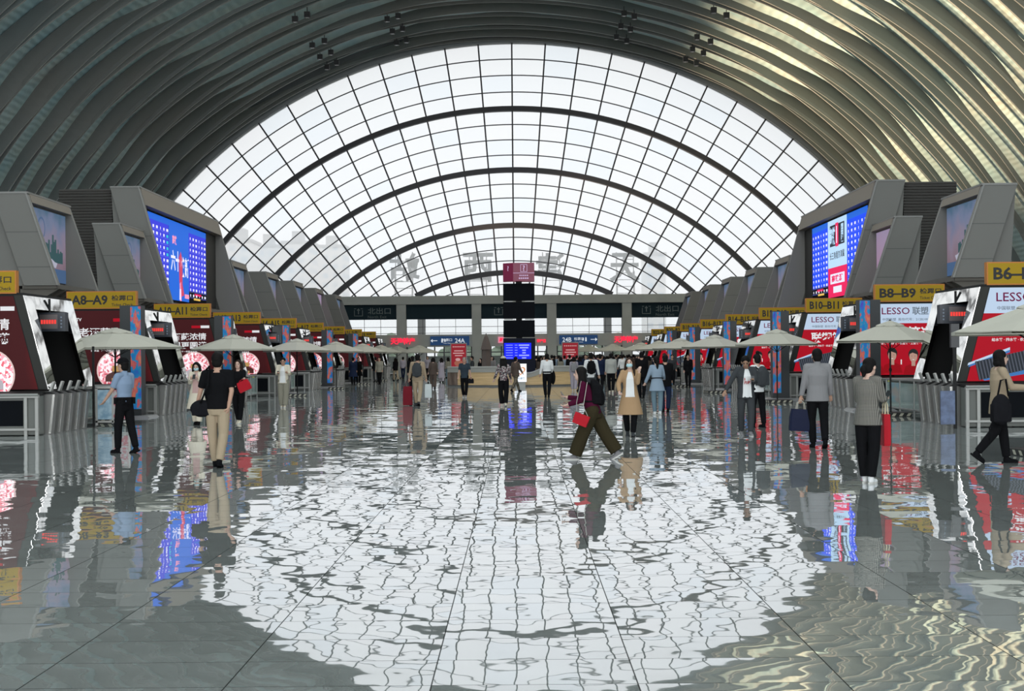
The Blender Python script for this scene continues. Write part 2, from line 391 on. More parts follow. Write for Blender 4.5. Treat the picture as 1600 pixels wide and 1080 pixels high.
def way_sign(px0, px1, py, txt, arrow, label):
    a, c = at(px0, py, D-1), at(px1, py, D-1); cz = 3.22
    t = thing('direction_sign', label, 'sign', ((a.x+c.x)/2, D-0.62, cz)); w = (c.x-a.x)/2
    b = MB(); b.box(-w, w, -0.06, 0.06, -0.43, 0.43); b.build('sign_board', blue_s, t)
    b = MB(); y = -0.065
    f = 1 if arrow > 0 else -1
    ax = f*w*0.80
    b.quad((ax-0.3, y, -0.03), (ax+0.3, y, -0.03), (ax+0.3, y, 0.03), (ax-0.3, y, 0.03)); b.poly([(ax+f*0.15, y, 0.17), (ax+f*0.35, y, 0), (ax+f*0.15, y, -0.17)][::f])
    for dx, h in ((0.0, 0.36), (-0.28*f, 0.22)):
        x = ax-f*0.75+dx; b.quad((x-.07, y, -h/2), (x+.07, y, -h/2), (x+.07, y, h*.3), (x-.07, y, h*.3)); b.disc((x, y, h*.45), .06, U, Wz, 10)
    if arrow < 0:
        b.text('检票口', (-0.25, y, 0.07), 0.28, U, Wz, 'C', 1.1, 0.01); b.text('Ticket Check', (-0.25, y, -0.24), 0.1, U, Wz); b.text('24A', (w*0.52, y, 0), 0.42, U, Wz, 'C', 0.95, 0.01)
    else:
        b.text('检票口', (0.05, y, 0.07), 0.28, U, Wz, 'C', 1.1, 0.01); b.text('Ticket Check', (0.05, y, -0.24), 0.1, U, Wz); b.text('24B', (-w*0.6, y, 0), 0.42, U, Wz, 'C', 0.95, 0.01)
    b.build('lettering', white_s, t)
way_sign(672, 733, 530, '', -1, 'navy wall sign with left arrow reading 24A above the red poster')
way_sign(874, 934, 528, '', 1, 'navy wall sign with right arrow reading 24B right of screen tower')
red_led = glow('red_led', (1.0, 0.02, 0.06), 1.4)
for px0, px1, py, lb in ((610, 648, 531, 'red LED shop lettering on back wall band left of navy 24A sign'), (960, 997, 529, 'red LED shop lettering on back wall band right of navy 24B sign')):
    a, c = at(px0, py, D-1), at(px1, py, D-1); b = MB(); b.text('天津特产', ((a.x+c.x)/2, D-0.76, 3.2), 0.66, U, Wz, 'C', bold=0.03, fit=c.x-a.x)
    tag(b.build('shop_sign', red_led), lb, 'sign')
a = at(846, 531, D-1); b = MB(); b.text('特产店', (a.x, D-0.76, 3.12), 0.36, U, Wz, 'C', bold=0.03, fit=0.85); tag(b.build('shop_sign', red_led), 'small red lit lettering on back wall just right of screen tower', 'sign')
a = at(783, 529, D-1); b = MB(); b.box(a.x-0.3, a.x+0.3, D-0.7, D-0.55, 2.95, 3.55); b.mat(1).quad((a.x-.18, D-.71, 3.1), (a.x+.05, D-.71, 3.1), (a.x+.18, D-.71, 3.4), (a.x-.1, D-.71, 3.45))
tag(b.build('light_box', [glow('pink_box', (0.8, 0.3, 0.4), 0.8), red_led]), 'small pink lit sign box on back wall left of screen tower', 'sign')
# ---- outside: forecourt, portico roof, hazy city, trees
b_ = MB(); b_.quad((-600, D+3, -0.1), (600, D+3, -0.1), (600, 1500, -0.1), (-600, 1500, -0.1)); struct(b_.build('forecourt_ground', mat('forecourt', (0.45, 0.46, 0.45), 0.9)))
b_ = MB(); b_.box(X0-24, X0+24, 138, 153, 6.3, 7.2)
for x in (-20, -10, 10, 20): b_.box(X0+x-0.4, X0+x+0.4, 151, 152, 0, 6.3)
struct(b_.build('portico_roof', mat('portico', (0.6, 0.6, 0.58), 0.8)))
b_ = MB(); b_.box(-60, 60, 158, 160, -0.1, 1.75); tag(b_.build('hedge', mat('hedge_green', (.05, .075, .055), .9)), 'long low dark green hedge outside beyond the lower glazing', 'hedge')
letter_m = mat('station_letter', (0.34, 0.37, 0.37), 0.6); lat_m = mat('lattice', (0.62, 0.62, 0.62), 0.6)
for ch, px, tilt, nm in (('站', 632, 0, 'leftmost'), ('西', 747, 0, 'second from left'), ('津', 861, 0, 'third from left'), ('天', 976, 0, 'rightmost')):
    p = at(px, 418, 150.0); t = thing('rooftop_character', 'large grey rooftop character seen from behind, '+nm, 'rooftop character', (p.x, 150.0, 7.2), 'rooftop station name characters')
    vs, fs, bw = glyphs(ch, 0.022); k = 3.1; z = p.z-7.2
    b = MB(); n0 = len(vs); k2 = 3.2/bw
    pts = [Vector((-(x-bw/2)*k2, 0.0, z+y*k)) for x, y in vs]
    b.add(pts, [f for f in fs]); b.add([q+Vector((0, 0.25, 0)) for q in pts], [f[::-1] for f in fs])
    cnt = {}
    for f in fs:
        for i in range(len(f)):
            e = (f[i], f[(i+1) % len(f)]); cnt[tuple(sorted(e))] = cnt.get(tuple(sorted(e)), 0)+1
    for (i, j), c in cnt.items():
        if c == 1: b.quad(pts[i], pts[j], pts[j]+Vector((0, .25, 0)), pts[i]+Vector((0, .25, 0)))
    b.build('character', letter_m, t)
    b = MB()
    for x in (-0.9, 0.9): b.box(x-.05, x+.05, -0.5, -0.4, 0, z+1.6); b.box(x-.04, x+.04, -1.6, -1.5, 0, z-0.5)
    for i in range(7): b.box(-0.9, 0.9, -0.5, -0.42, 0.3+i*0.72, 0.38+i*0.72)
    b.build('support_frame', lat_m, t)
def tower_mat():  # near-white tones put the distance haze into the facade colour
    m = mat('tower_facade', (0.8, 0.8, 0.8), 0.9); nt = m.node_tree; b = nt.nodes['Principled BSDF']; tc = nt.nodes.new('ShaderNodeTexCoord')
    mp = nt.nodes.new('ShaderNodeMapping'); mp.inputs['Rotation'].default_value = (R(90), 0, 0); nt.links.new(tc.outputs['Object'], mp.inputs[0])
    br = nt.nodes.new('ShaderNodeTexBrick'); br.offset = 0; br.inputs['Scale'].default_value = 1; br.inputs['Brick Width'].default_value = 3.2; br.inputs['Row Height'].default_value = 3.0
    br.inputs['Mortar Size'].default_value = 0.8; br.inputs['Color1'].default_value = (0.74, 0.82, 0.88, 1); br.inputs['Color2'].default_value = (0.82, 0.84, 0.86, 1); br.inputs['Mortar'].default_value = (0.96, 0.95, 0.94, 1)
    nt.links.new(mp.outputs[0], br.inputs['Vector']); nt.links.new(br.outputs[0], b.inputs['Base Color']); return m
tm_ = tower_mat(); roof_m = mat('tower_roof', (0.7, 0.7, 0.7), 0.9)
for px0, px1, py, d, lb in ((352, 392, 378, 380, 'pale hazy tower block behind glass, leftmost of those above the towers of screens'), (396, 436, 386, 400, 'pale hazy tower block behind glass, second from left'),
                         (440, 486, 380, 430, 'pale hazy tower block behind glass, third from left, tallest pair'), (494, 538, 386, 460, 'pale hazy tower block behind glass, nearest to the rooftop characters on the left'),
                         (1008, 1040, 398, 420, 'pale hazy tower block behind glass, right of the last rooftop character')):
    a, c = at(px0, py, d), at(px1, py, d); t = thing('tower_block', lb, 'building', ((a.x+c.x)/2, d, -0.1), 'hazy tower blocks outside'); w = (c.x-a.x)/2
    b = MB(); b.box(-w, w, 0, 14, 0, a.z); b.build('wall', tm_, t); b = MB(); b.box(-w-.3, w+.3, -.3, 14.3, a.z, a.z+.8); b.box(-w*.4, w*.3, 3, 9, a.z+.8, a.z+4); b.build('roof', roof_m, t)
leaf = noise_mat('tree_leaf', [(0.3, (0.20, 0.28, 0.19)), (0.7, (0.36, 0.44, 0.33))], 1.5, 0.9)
trk = mat('tree_trunk', (0.12, 0.09, 0.07), 0.9)
for i, (x, y, h) in enumerate(((-31, 210, 7.4), (-26, 214, 8.2), (-18, 205, 6.3), (-9, 208, 5.6), (-2, 206, 5.2), (7, 209, 5.6), (14, 205, 5.8), (22, 212, 6.4), (-38, 216, 7.2))):
    t = thing('tree', 'green tree outside beyond the lower glazing, '+['far left', 'second from left and tallest', 'left of the first column', 'behind the red poster', 'behind the screen tower', 'right of the screen tower', 'behind the 24B sign', 'far right', 'at the left end behind the kiosks'][i], 'tree', (x, y, -0.1), 'trees on the forecourt'); h *= .72
    b = MB(); rr = random.Random(i)
    for k in range(9): b.ball((rr.uniform(-2, 2), rr.uniform(-1.5, 1.5), h*0.62+rr.uniform(-1.2, 1.5)), rr.uniform(1, 1.7), rr.uniform(1, 1.6), rr.uniform(.8, 1.3), n=9, m=6)
    b.build('crown', leaf, t, smooth=True); b = MB(); b.tube([(0, 0, 0), (0.1, 0, h*.5), (0, 0, h*.7)], [.22, .16, .08]); b.build('trunk', trk, t)
# spotlights fixed in pairs under the ribs
fx = mat('lamp_black', (0.012, 0.012, 0.013), 0.5)
proto = None
PX = [(461, 29), (480, 22), (488, 70), (507, 63), (500, 88), (517, 81), (511, 104), (526, 97), (605, 29), (622, 24), (613, 48), (629, 44), (620, 66), (635, 62),
      (975, 20), (991, 25), (970, 40), (985, 45), (963, 57), (979, 63), (1115, 15), (1135, 23), (1089, 57), (1110, 64), (1082, 76), (1099, 82), (1071, 92), (1088, 98)]
for i, (px, py) in enumerate(PX):
    q = at(px, py, 1.0); dx, dz = q.x, q.z-CH; r = 43.0          # meet the circle of rib soffits
    A = dx*dx+dz*dz; B = 2*(-X0*dx+(CH-ZC)*dz); C_ = X0*X0+(CH-ZC)**2-r*r; d = (-B+math.sqrt(B*B-4*A*C_))/(2*A)
    p = at(px, py, d); side = ['left group', 'inner left group', 'inner right group', 'right group'][0 if i < 8 else 1 if i < 14 else 2 if i < 20 else 3]
    base = [0, 8, 14, 20][0 if i < 8 else 1 if i < 14 else 2 if i < 20 else 3]; row = ['top', 'second', 'third', 'bottom'][(i-base)//2]
    lb = 'small black spotlight under the vault, %s, %s pair, %s one' % (side, row, ['left', 'right'][i % 2])
    if proto is None:
        proto = thing('ceiling_spotlight', lb, 'spotlight', p, 'spotlights under the vault')
        b = MB(); b.box(-.22, .22, -.2, .2, -.28, .16); b.build('lamp_housing', fx, proto); b = MB(); b.tube([(0, 0, .16), (0, 0, .55)], .035, 6); b.build('bracket', fx, proto)
        b = MB(); b.disc((0, 0, -.285), .15, U, (0, -1, 0), 14); b.build('lens', mat('lamp_lens', (.1, .1, .1), .1), proto)
    else: copy_tree(proto, p, lb)
# ============================================================ GATE ROWS
P = 10.4; Y0 = 33.0; A0 = 10.4
def az(z): return 10.4+0.257*z            # leaning inner face of the kiosks
grey_alu = mat('grey_cladding', (0.165, 0.16, 0.148), 0.6, spec=.3)
seam_m = mat('cladding_seam', (0.09, 0.09, 0.085), 0.6)
tan_m = mat('cladding_tan', (0.17, 0.145, 0.115), 0.6, spec=.3)
dark_m = mat('kiosk_dark', (0.014, 0.014, 0.014), 0.6, spec=.15)
dk2 = mat('dark_border', (0.03, 0.03, 0.027), 0.6, spec=.2)
steel = mat('brushed_steel', (0.22, 0.215, 0.205), 0.5, 0.5)
mirror = mat('mirror_steel', (0.92, 0.92, 0.90), 0.04, 1.0, bump=0.16, bscale=1.1)
black = mat('black_plastic', (0.008, 0.008, 0.008), 0.5, spec=.2)
screen_off = mat('black_screen', (0.005, 0.006, 0.008), 0.7, spec=0.05)
yel = mat('sign_yellow', (0.30, 0.19, 0.005), 0.5, emit=(0.50, 0.31, 0.012), es=0.06, spec=.2); org = mat('sign_orange_edge', (0.45, 0.15, 0.01), 0.5)
ink = mat('sign_ink', (0.008, 0.008, 0.008), 0.6)
sid = {-1: 'left', 1: 'right'}; sgn = {-1: 'A', 1: 'B'}
def gname(s, k): n = 6+2*k; return '%s%d–%s%d' % (sgn[s], n, sgn[s], n+1)
def lgname(s, k): return gname(s, k).replace('–', '-')
# ---- yellow gate signs
for s in (-1, 1):
    for k in range(9):
        y = Y0+P*k; t = thing('gate_sign', 'yellow ticket check sign reading %s above the gates on the %s' % (lgname(s, k), sid[s]), 'sign', (X0+s*12.45, y, 3.28), 'yellow ticket check signs')
        b = MB(); b.box(-1.08, 1.08, -0.02, 0.16, 0, 0.54); b.build('sign_box', org, t)
        b = MB(); b.quad((-1.05, -.024, .03), (1.05, -.024, .03), (1.05, -.024, .51), (-1.05, -.024, .51)); 
        b.mat(1).text(gname(s, k), (-0.93, -.028, .27), 0.30, U, Wz, 'L', bold=0.032, fit=1.12)
        b.text('检票口', (0.64, -.028, .33), 0.17, U, Wz, 'C', bold=0.02, fit=0.66); b.text('Ticket Check', (0.64, -.028, .12), 0.085, U, Wz, 'C', bold=0.01, fit=0.66)
        b.build('sign_face', [yel, ink], t)
# ---- advertisement artwork
def ad_bg(name, stops, cz, cx, rad):
    m = mat(name, (0.03, 0.006, 0.006), 0.5, spec=.08); nt = m.node_tree; b = nt.nodes['Principled BSDF']; tc = nt.nodes.new('ShaderNodeTexCoord')
    v = nt.nodes.new('ShaderNodeVectorMath'); v.operation = 'DISTANCE'; nt.links.new(tc.outputs['Object'], v.inputs[0]); v.inputs[1].default_value = (cx, 0, cz)
    mr = nt.nodes.new('ShaderNodeMath'); mr.operation = 'DIVIDE'; nt.links.new(v.outputs['Value'], mr.inputs[0]); mr.inputs[1].default_value = rad
    c = ramp(nt, mr.outputs[0], stops); nt.links.new(c, b.inputs['Emission Color']); b.inputs['Emission Strength'].default_value = 0.75; return m
redA = ad_bg('advert_red_glow', [(0.2, (0.55, 0.05, 0.04)), (0.55, (0.22, 0.012, 0.014)), (1.0, (0.045, 0.008, 0.010))], 1.75, 1.1, 1.9)
wht = glow('advert_white', (0.8, 0.8, 0.82), 0.85); wht2 = glow('advert_cream', (0.85, 0.62, 0.6), 0.8)
blos = voro_mat('blossom', [(0, (0.9, 0.75, 0.78)), (0.45, (0.75, 0.28, 0.33)), (0.75, (0.55, 0.1, 0.13))], 14, emit=0.8)
blue_pill = glow('advert_pill', (0.25, 0.45, 0.75), 0.8); btl_w = glow('bottle_white', (0.55, 0.5, 0.55), 0.8); btl_d = mat('bottle_dark', (0.04, 0.015, 0.012), 0.3, emit=(0.05, 0.015, 0.012), es=1)
gold = glow('bottle_gold', (0.55, 0.33, 0.12), 0.8); redB = glow('advert_red', (0.42, 0.006, 0.018), 0.85); skyB = glow('advert_sky', (0.50, 0.62, 0.78), 0.9)
maroon = glow('advert_maroon', (0.16, 0.01, 0.06), 0.8); grey_t = glow('advert_grey', (0.16, 0.20, 0.25), 0.8)
pipe_d = glow('pipe_dark', (0.022, 0.027, 0.035), 1.0); pipe_l = glow('pipe_light', (0.075, 0.085, 0.11), 1.0); skin_p = glow('portrait_skin', (0.50, 0.30, 0.24), 0.8); hair_p = mat('portrait_hair', (0.01, 0.008, 0.008), 0.6)
shirt_p = glow('portrait_shirt', (0.32, 0.006, 0.012), 0.8); line_b = glow('advert_blue', (0.06, 0.2, 0.5), 0.8)
def ad_outline(s, z0, z1, out=2.35):   # in local x measured from A0, mirrored by side
    pts = [(s*(az(z0)-A0+0.22), -0.0, z0), (s*(az(z1)-A0+0.22), 0, z1), (s*(13.65-A0), 0, z1), (s*(13.65-A0), 0, z0)]
    return pts if s < 0 else pts[::-1]
def flat(b, s, x0, x1, z0, z1, y): b.quad((s*x0, y, z0), (s*x1, y, z0), (s*x1, y, z1), (s*x0, y, z1))
def advert_A(dark_bottle, par):
    """dark red print: two lines of lettering, a blossom moon and a bottle; x runs left from the leaning edge"""
    b = MB(); s = -1; b.mat(0).poly(ad_outline(s, 1.03, 3.22))
    mx = -1.62; y = -0.006
    b.mat(1).quad((-1.35, y, 2.88), (-1.02, y, 2.88), (-1.02, y, 2.98), (-1.35, y, 2.98)); b.mat(8).quad((-1.7, y, 2.88), (-1.36, y, 2.88), (-1.36, y, 2.98), (-1.7, y, 2.98))
    b.mat(1).text('CCTV', (-2.85, y, 2.95), 0.1, U, Wz, 'C', bold=0.02)
    b.text('老酒藏浓情', (-1.95, y, 2.56), 0.27, U, Wz, 'C', bold=0.018, fit=1.62); b.text('舍得更圆满', (-1.95, y, 2.23), 0.27, U, Wz, 'C', bold=0.018, fit=1.62)
    b.text('舍得酒  每一瓶都是老酒', (-1.95, y, 1.99), 0.07, U, Wz, 'C', bold=0.01, fit=0.9)
    b.mat(2).disc((mx, -0.004, 1.38), 0.56, U, Wz, 36); b.mat(3).disc((mx, -0.003, 1.38), 0.60, U, Wz, 36)
    m = 5 if dark_bottle else 4; y = -0.008
    prof = [(.33, 1.03), (.33, 1.16), (.30, 1.24), (.13, 1.32), (.12, 1.52), (-.12, 1.52), (-.13, 1.32), (-.30, 1.24), (-.33, 1.16), (-.33, 1.03)]
    b.mat(m).poly([(mx+x, y, z) for x, z in prof]); b.mat(7).quad((mx-.12, y-.002, 1.34), (mx+.12, y-.002, 1.34), (mx+.12, y-.002, 1.52), (mx-.12, y-.002, 1.52))
    b.mat(7).quad((mx-.14, y-.002, 1.03), (mx+.14, y-.002, 1.03), (mx+.14, y-.002, 1.14), (mx-.14, y-.002, 1.14)); b.mat(6).text('舍', (mx, y-.004, 1.08), .1, U, Wz, 'C', bold=0.03)
    return b.build('advert_print', [redA, wht, blos, wht2, btl_w, btl_d, ink, gold, redB], par)
def head_flat(b, x, z, h, y):
    b.mat(6).poly([(x-.62*h, y, z-1.1*h), (x+.62*h, y, z-1.1*h), (x+.5*h, y, z-.62*h), (x+.17*h, y, z-.48*h), (x-.17*h, y, z-.48*h), (x-.5*h, y, z-.62*h)][::1])
    b.mat(4).quad((x-.12*h, y-.001, z-.6*h), (x+.12*h, y-.001, z-.6*h), (x+.12*h, y-.001, z-.2*h), (x-.12*h, y-.001, z-.2*h))
    b.mat(5).disc((x, y-.001, z+.12*h), .31*h, U, Wz, 20, .34*h); b.mat(4).disc((x, y-.002, z-.02*h), .25*h, U, Wz, 20, .35*h)
    b.mat(5).poly([(x-.26*h, y-.003, z+.12*h), (x-.05*h, y-.003, z+.22*h), (x+.26*h, y-.003, z+.10*h), (x+.22*h, y-.003, z+.38*h), (x-.18*h, y-.003, z+.4*h)])
    for e in (-.1, .1): b.disc((x+e*h, y-.003, z+.01*h), .03*h, U, Wz, 8, .015*h)
    b.mat(1).disc((x, y-.003, z-.21*h), .07*h, U, Wz, 10, .018*h)
def advert_B(kind, par):
    b = MB(); s = 1; y = -0.006
    b.mat(0).poly(ad_outline(s, 1.03, 2.62)); b.mat(2).poly(ad_outline(s, 2.62, 3.22))
    b.mat(3).text('LESSO', (1.62, y, 3.0), 0.21, U, Wz, 'C', bold=0.008, fit=0.86); b.mat(7).text('联塑', (2.38, y, 3.0), 0.25, U, Wz, 'C', bold=0.02, fit=0.5)
    b.text('中国联塑  股份代号：2128.HK', (1.92, y, 2.74), 0.09, U, Wz, 'C', bold=0.01, fit=1.42)
    b.mat(1).text('联塑管道', (1.98, y, 2.32), 0.40, U, Wz, 'C', bold=0.03, fit=1.62)
    b.text('给水管 · 排水管 · 农业管 · 工业管 · 电力通信管', (1.95, y, 2.0), 0.08, U, Wz, 'C', bold=0.02, fit=1.75)
    if kind == 'pipe':
        b.mat(8).poly([(.52, y, 1.36), (.56, y, 1.47), (1.5, y, 1.82), (1.5, y, 1.70)]); b.mat(2).poly([(.5, y-.001, 1.40), (.52, y-.001, 1.46), (1.5, y-.001, 1.82), (1.5, y-.001, 1.76)])
        def pipe(x0, z0, x1, z1, r, n):
            a, c = Vector((x0, y-.002, z0)), Vector((x1, y-.002, z1)); t = (c-a).normalized(); w = Vector((-t.z, 0, t.x))
            b.mat(9).poly([a-w*r, c-w*r, c+w*r, a+w*r])
            for i in range(n):
                q = a+(c-a)*(i+.2)/n; q2 = a+(c-a)*(i+.6)/n; o = Vector((0, -.001, 0)); b.mat(10).poly([q-w*r*1.04+o, q2-w*r*1.04+o, q2+w*r*1.04+o, q+w*r*1.04+o])
            b.mat(9).disc(c+Vector((0, -.002, 0)), r*1.08, w, t*0.55, 24); b.mat(5).disc(c+Vector((0, -.003, 0)), r*.8, w, t*.42, 24)
        b.mat(8).poly([(.9, y-.001, 1.04), (.8, y-.001, 1.1), (3.2, y-.001, 1.62), (3.2, y-.001, 1.4)])
        pipe(.72, 1.27, 2.35, 1.62, .22, 22); pipe(2.2, 1.22, 3.2, 1.38, .16, 14)
    else:
        for i, x in enumerate((0.95, 1.5, 2.15, 2.8)): head_flat(b, x+.0, 1.60+(.04 if i % 2 else 0), .50, y-.004*i)
        b.mat(1)
        for x in (1.08, 1.76, 2.47): b.quad((x, y, 1.35), (x+.035, y, 1.35), (x+.035, y, 1.5), (x, y, 1.5))
    return b.build('advert_print', [redB, wht, skyB, maroon, skin_p, hair_p, shirt_p, grey_t, line_b, pipe_d, pipe_l], par)
def kiosk(s, kind, k):
    t = thing('gate_kiosk', 'x', 'gate kiosk', (X0+s*A0, Y0+P*k, 0), 'lit gate kiosks with leaning mirror portals')
    lx = lambda a: s*(a-A0)
    def plane(y0, y1, z0, z1, off, b):    # strip on the leaning face
        f = lambda z: s*(az(z)-A0+off)
        q = [(f(z0), y0, z0), (f(z0), y1, z0), (f(z1), y1, z1), (f(z1), y0, z1)]; b.prism(q, (s*0.10, 0, 0))
    b = MB()                               # housing: front border, roof, far fin, back
    f = lambda z: s*(az(z)-A0)
    for yy, w_ in ((.004, .12), (3.5, .1)): b.prism([(f(1.03), yy, 1.03), (f(3.24), yy, 3.24), (s*3.3, yy, 3.24), (s*3.3, yy, 0), (s*1.56, yy, 0), (s*1.56, yy, 1.03)], (0, w_, 0))
    b.box(f(3.24), s*3.3, 0.0, 3.6, 3.22, 3.30); b.box(s*2.3, s*3.3, .1, 3.5, 0, 3.2)
    b.build('housing', dark_m, t)
    b = MB(); b.prism([(f(1.03), -.002, 1.03), (f(3.24), -.002, 3.24), (f(3.24)+s*.20, -.002, 3.24), (f(1.03)+s*.2, -.002, 1.03)], (0, .01, 0)); b.build('front_border', dk2, t)
    (advert_A(kind == 'dark', t) if s < 0 else advert_B(kind, t))
    b = MB(); plane(.02, .62, 1.03, 2.93, -.02, b); plane(2.95, 3.6, 1.03, 2.93, -.02, b); plane(.02, 3.6, 2.93, 3.24, -.02, b); b.build('portal_frame', mirror, t)
    d = MB(); cx = s*.74; d.box(cx-.42, cx+.42, 1.5, 1.75, 2.42, 2.88); dd = d.build('led_display', mat('display_housing', (.025, .03, .04), .4), t)
    d = MB(); d.quad((cx-.2, 1.49, 2.48), (cx+.24, 1.49, 2.48), (cx+.24, 1.49, 2.83), (cx-.2, 1.49, 2.83)); d.mat(1)
    for i in range(6): d.quad((cx-.17+i*.065, 1.485, 2.6), (cx-.12+i*.065, 1.485, 2.6), (cx-.12+i*.065, 1.485, 2.7), (cx-.17+i*.065, 1.485, 2.7))
    d.mat(2)
    for q in (-.34, .33):
        for i in range(4): d.quad((cx+q-.02, 1.485, 2.5+i*.08), (cx+q+.02, 1.485, 2.5+i*.08), (cx+q+.02, 1.485, 2.54+i*.08), (cx+q-.02, 1.485, 2.54+i*.08))
    d.build('display_face', [mat('display_grey', (.12, .1, .1), .4), glow('display_red', (.9, .06, .05), 1.0), grey_t], dd)
    b = MB(); b.tube([(cx, 1.62, 2.88), (cx, 1.62, 3.22)], .03, 6); b.build('hanger', black, t)
    return t
kA = {}; kB = {}
for k in range(9):
    for s in (-1, 1):
        kind = ('white' if k % 2 == 0 else 'dark') if s < 0 else ('pipe' if k % 2 == 0 else 'faces')
        store = kA if s < 0 else kB
        lb = {('white'): 'kiosk with dark red liquor advert and pale bottle beneath the %s sign', 'dark': 'kiosk with dark red liquor advert and dark bottle beneath the %s sign',
              'pipe': 'kiosk with red and pale blue advert of black pipes beneath the %s sign', 'faces': 'kiosk with red and pale blue advert of portraits beneath the %s sign'}[kind] % lgname(s, k)
        if kind not in store: store[kind] = kiosk(s, kind, k); store[kind]['label'] = lb
        else: copy_tree(store[kind], (X0+s*A0, Y0+P*k, 0), lb)
# ---- leaning towers with picture screens
def picture_mat(name, stops):
    m = mat(name, (0.03, 0.03, 0.04), 0.5, spec=.1); nt = m.node_tree; b = nt.nodes['Principled BSDF']; tc = nt.nodes.new('ShaderNodeTexCoord')
    sp = nt.nodes.new('ShaderNodeSeparateXYZ'); nt.links.new(tc.outputs['Object'], sp.inputs[0]); n = nt.nodes.new('ShaderNodeTexNoise'); n.inputs['Scale'].default_value = 1.6; n.inputs['Detail'].default_value = 5
    nt.links.new(tc.outputs['Object'], n.inputs['Vector']); a = nt.nodes.new('ShaderNodeMath'); a.operation = 'MULTIPLY_ADD'; nt.links.new(n.outputs['Fac'], a.inputs[0]); a.inputs[1].default_value = 1.5; a.inputs[2].default_value = -4.95
    c = nt.nodes.new('ShaderNodeMath'); c.operation = 'ADD'; nt.links.new(sp.outputs[2], c.inputs[0]); nt.links.new(a.outputs[0], c.inputs[1])
    d = nt.nodes.new('ShaderNodeMath'); d.operation = 'DIVIDE'; nt.links.new(c.outputs[0], d.inputs[0]); d.inputs[1].default_value = 2.5
    col = ramp(nt, d.outputs[0], stops); nt.links.new(col, b.inputs['Emission Color']); b.inputs['Emission Strength'].default_value = 0.62; return m
pic_m = picture_mat('river_picture', [(0.0, (0.05, 0.10, 0.22)), (0.14, (0.09, 0.16, 0.30)), (0.2, (0.30, 0.20, 0.24)), (0.5, (0.34, 0.27, 0.36)), (0.8, (0.20, 0.25, 0.40)), (1.0, (0.10, 0.19, 0.30))])
pic2_m = picture_mat('pink_picture', [(0.0, (0.42, 0.30, 0.48)), (0.5, (0.52, 0.34, 0.50)), (1.0, (0.45, 0.36, 0.55))])
boat_w = glow('boat_white', (0.45, 0.45, 0.55), 0.8); pic_g = glow('picture_green', (0.045, 0.10, 0.11), 0.8); pic_b = glow('picture_blue', (0.07, 0.13, 0.25), 0.8)
def tower(s, top_a, y_near, depth, z_top, slope, width, scr_y0, scr_y1, scr_z0, scr_z1, zb, name, lab, cat, louver=0):
    t = thing(name, lab, cat, (X0+s*top_a, y_near, 0))
    f = lambda z: -s*slope*(z_top-z)*1.0      # inner edge relative to the top corner; positive = towards the hall
    w = s*width
    b = MB()
    for y0, y1 in ((0, .18), (depth-.18, depth)):      # near and far fins
        b.prism([(f(zb), y0, zb), (f(z_top), y0, z_top), (w, y0, z_top), (w+f(zb), y0, zb)], (0, y1-y0, 0))
    b.prism([(s*.16, .15, zb), (s*.16, .15, z_top), (w, .15, z_top), (w+f(zb)*.2, .15, zb)], (0, depth-.3, 0))
    b.build('tower_shell', grey_alu, t)
    b = MB()                                   # cladding seams on the near face and a pale edge trim
    zz = z_top-(z_top-zb)*.42
    for z in (zz, z_top-(z_top-zb)*.8): b.quad((f(z), -.004, z-.012), (w+f(z), -.004, z-.012), (w+f(z), -.004, z+.012), (f(z), -.004, z+.012))
    b.mat(1).prism([(f(zb), -.03, zb), (f(z_top), -.03, z_top), (f(z_top)+s*.05, -.03, z_top), (f(zb)+s*.05, -.03, zb)], (0, .05, 0)); b.box(-s*.03, w, -.02, depth+.02, z_top-.01, z_top+.05)
    b.build('edge_trim', [seam_m, steel], t)
    b = MB(); b.prism([(-s*.02, .18, z_top), (f(scr_z1)*1.0, .18, scr_z1+.04), (s*.3, .18, scr_z1+.04), (s*.3, .18, z_top)], (0, depth-.36, 0)); b.build('top_fascia', tan_m, t)
    b = MB(); b.box(f(zb)*.9, s*.2, .1, depth-.1, zb-.1, zb+.05)
    n = max(4, int(depth/.8))
    for i in range(n): y = .2+(depth-.5)*i/n; b.prism([(f(zb)*.95, y, zb-.1), (f(zb)*.5, y, zb-.35), (s*.3, y, zb-.35), (s*.3, y, zb-.1)], (0, .2, 0))
    b.build('base_brackets', mat('bracket_brown', (.10, .09, .075), .6), t)
    b = MB(); b.box(s*.35, s*(width+.1), .4, depth-.4, 0, zb); b.build('pedestal', dark_m, t)
    if louver:
        b = MB(); b.box(w, w+s*louver, .3, depth-.3, zb, z_top-.02)
        i = 0; z = zb
        while z < z_top-.1: b.prism([(w, .3, z), (w, .24, z+.02), (w, .3, z+.07)], (s*louver, 0, 0)); z += .12
        b.build('louvred_side', mat('louvre_dark', (.055, .05, .045), .6), t)
    return t, f
def face(s, x, y0, y1, z0, z1, b):   # rectangle on a plane x=const facing the hall, given left..right as seen from the hall
    q = [(x, y0, z0), (x, y1, z0), (x, y1, z1), (x, y0, z1)]; b.poly(q if s < 0 else q[::-1])
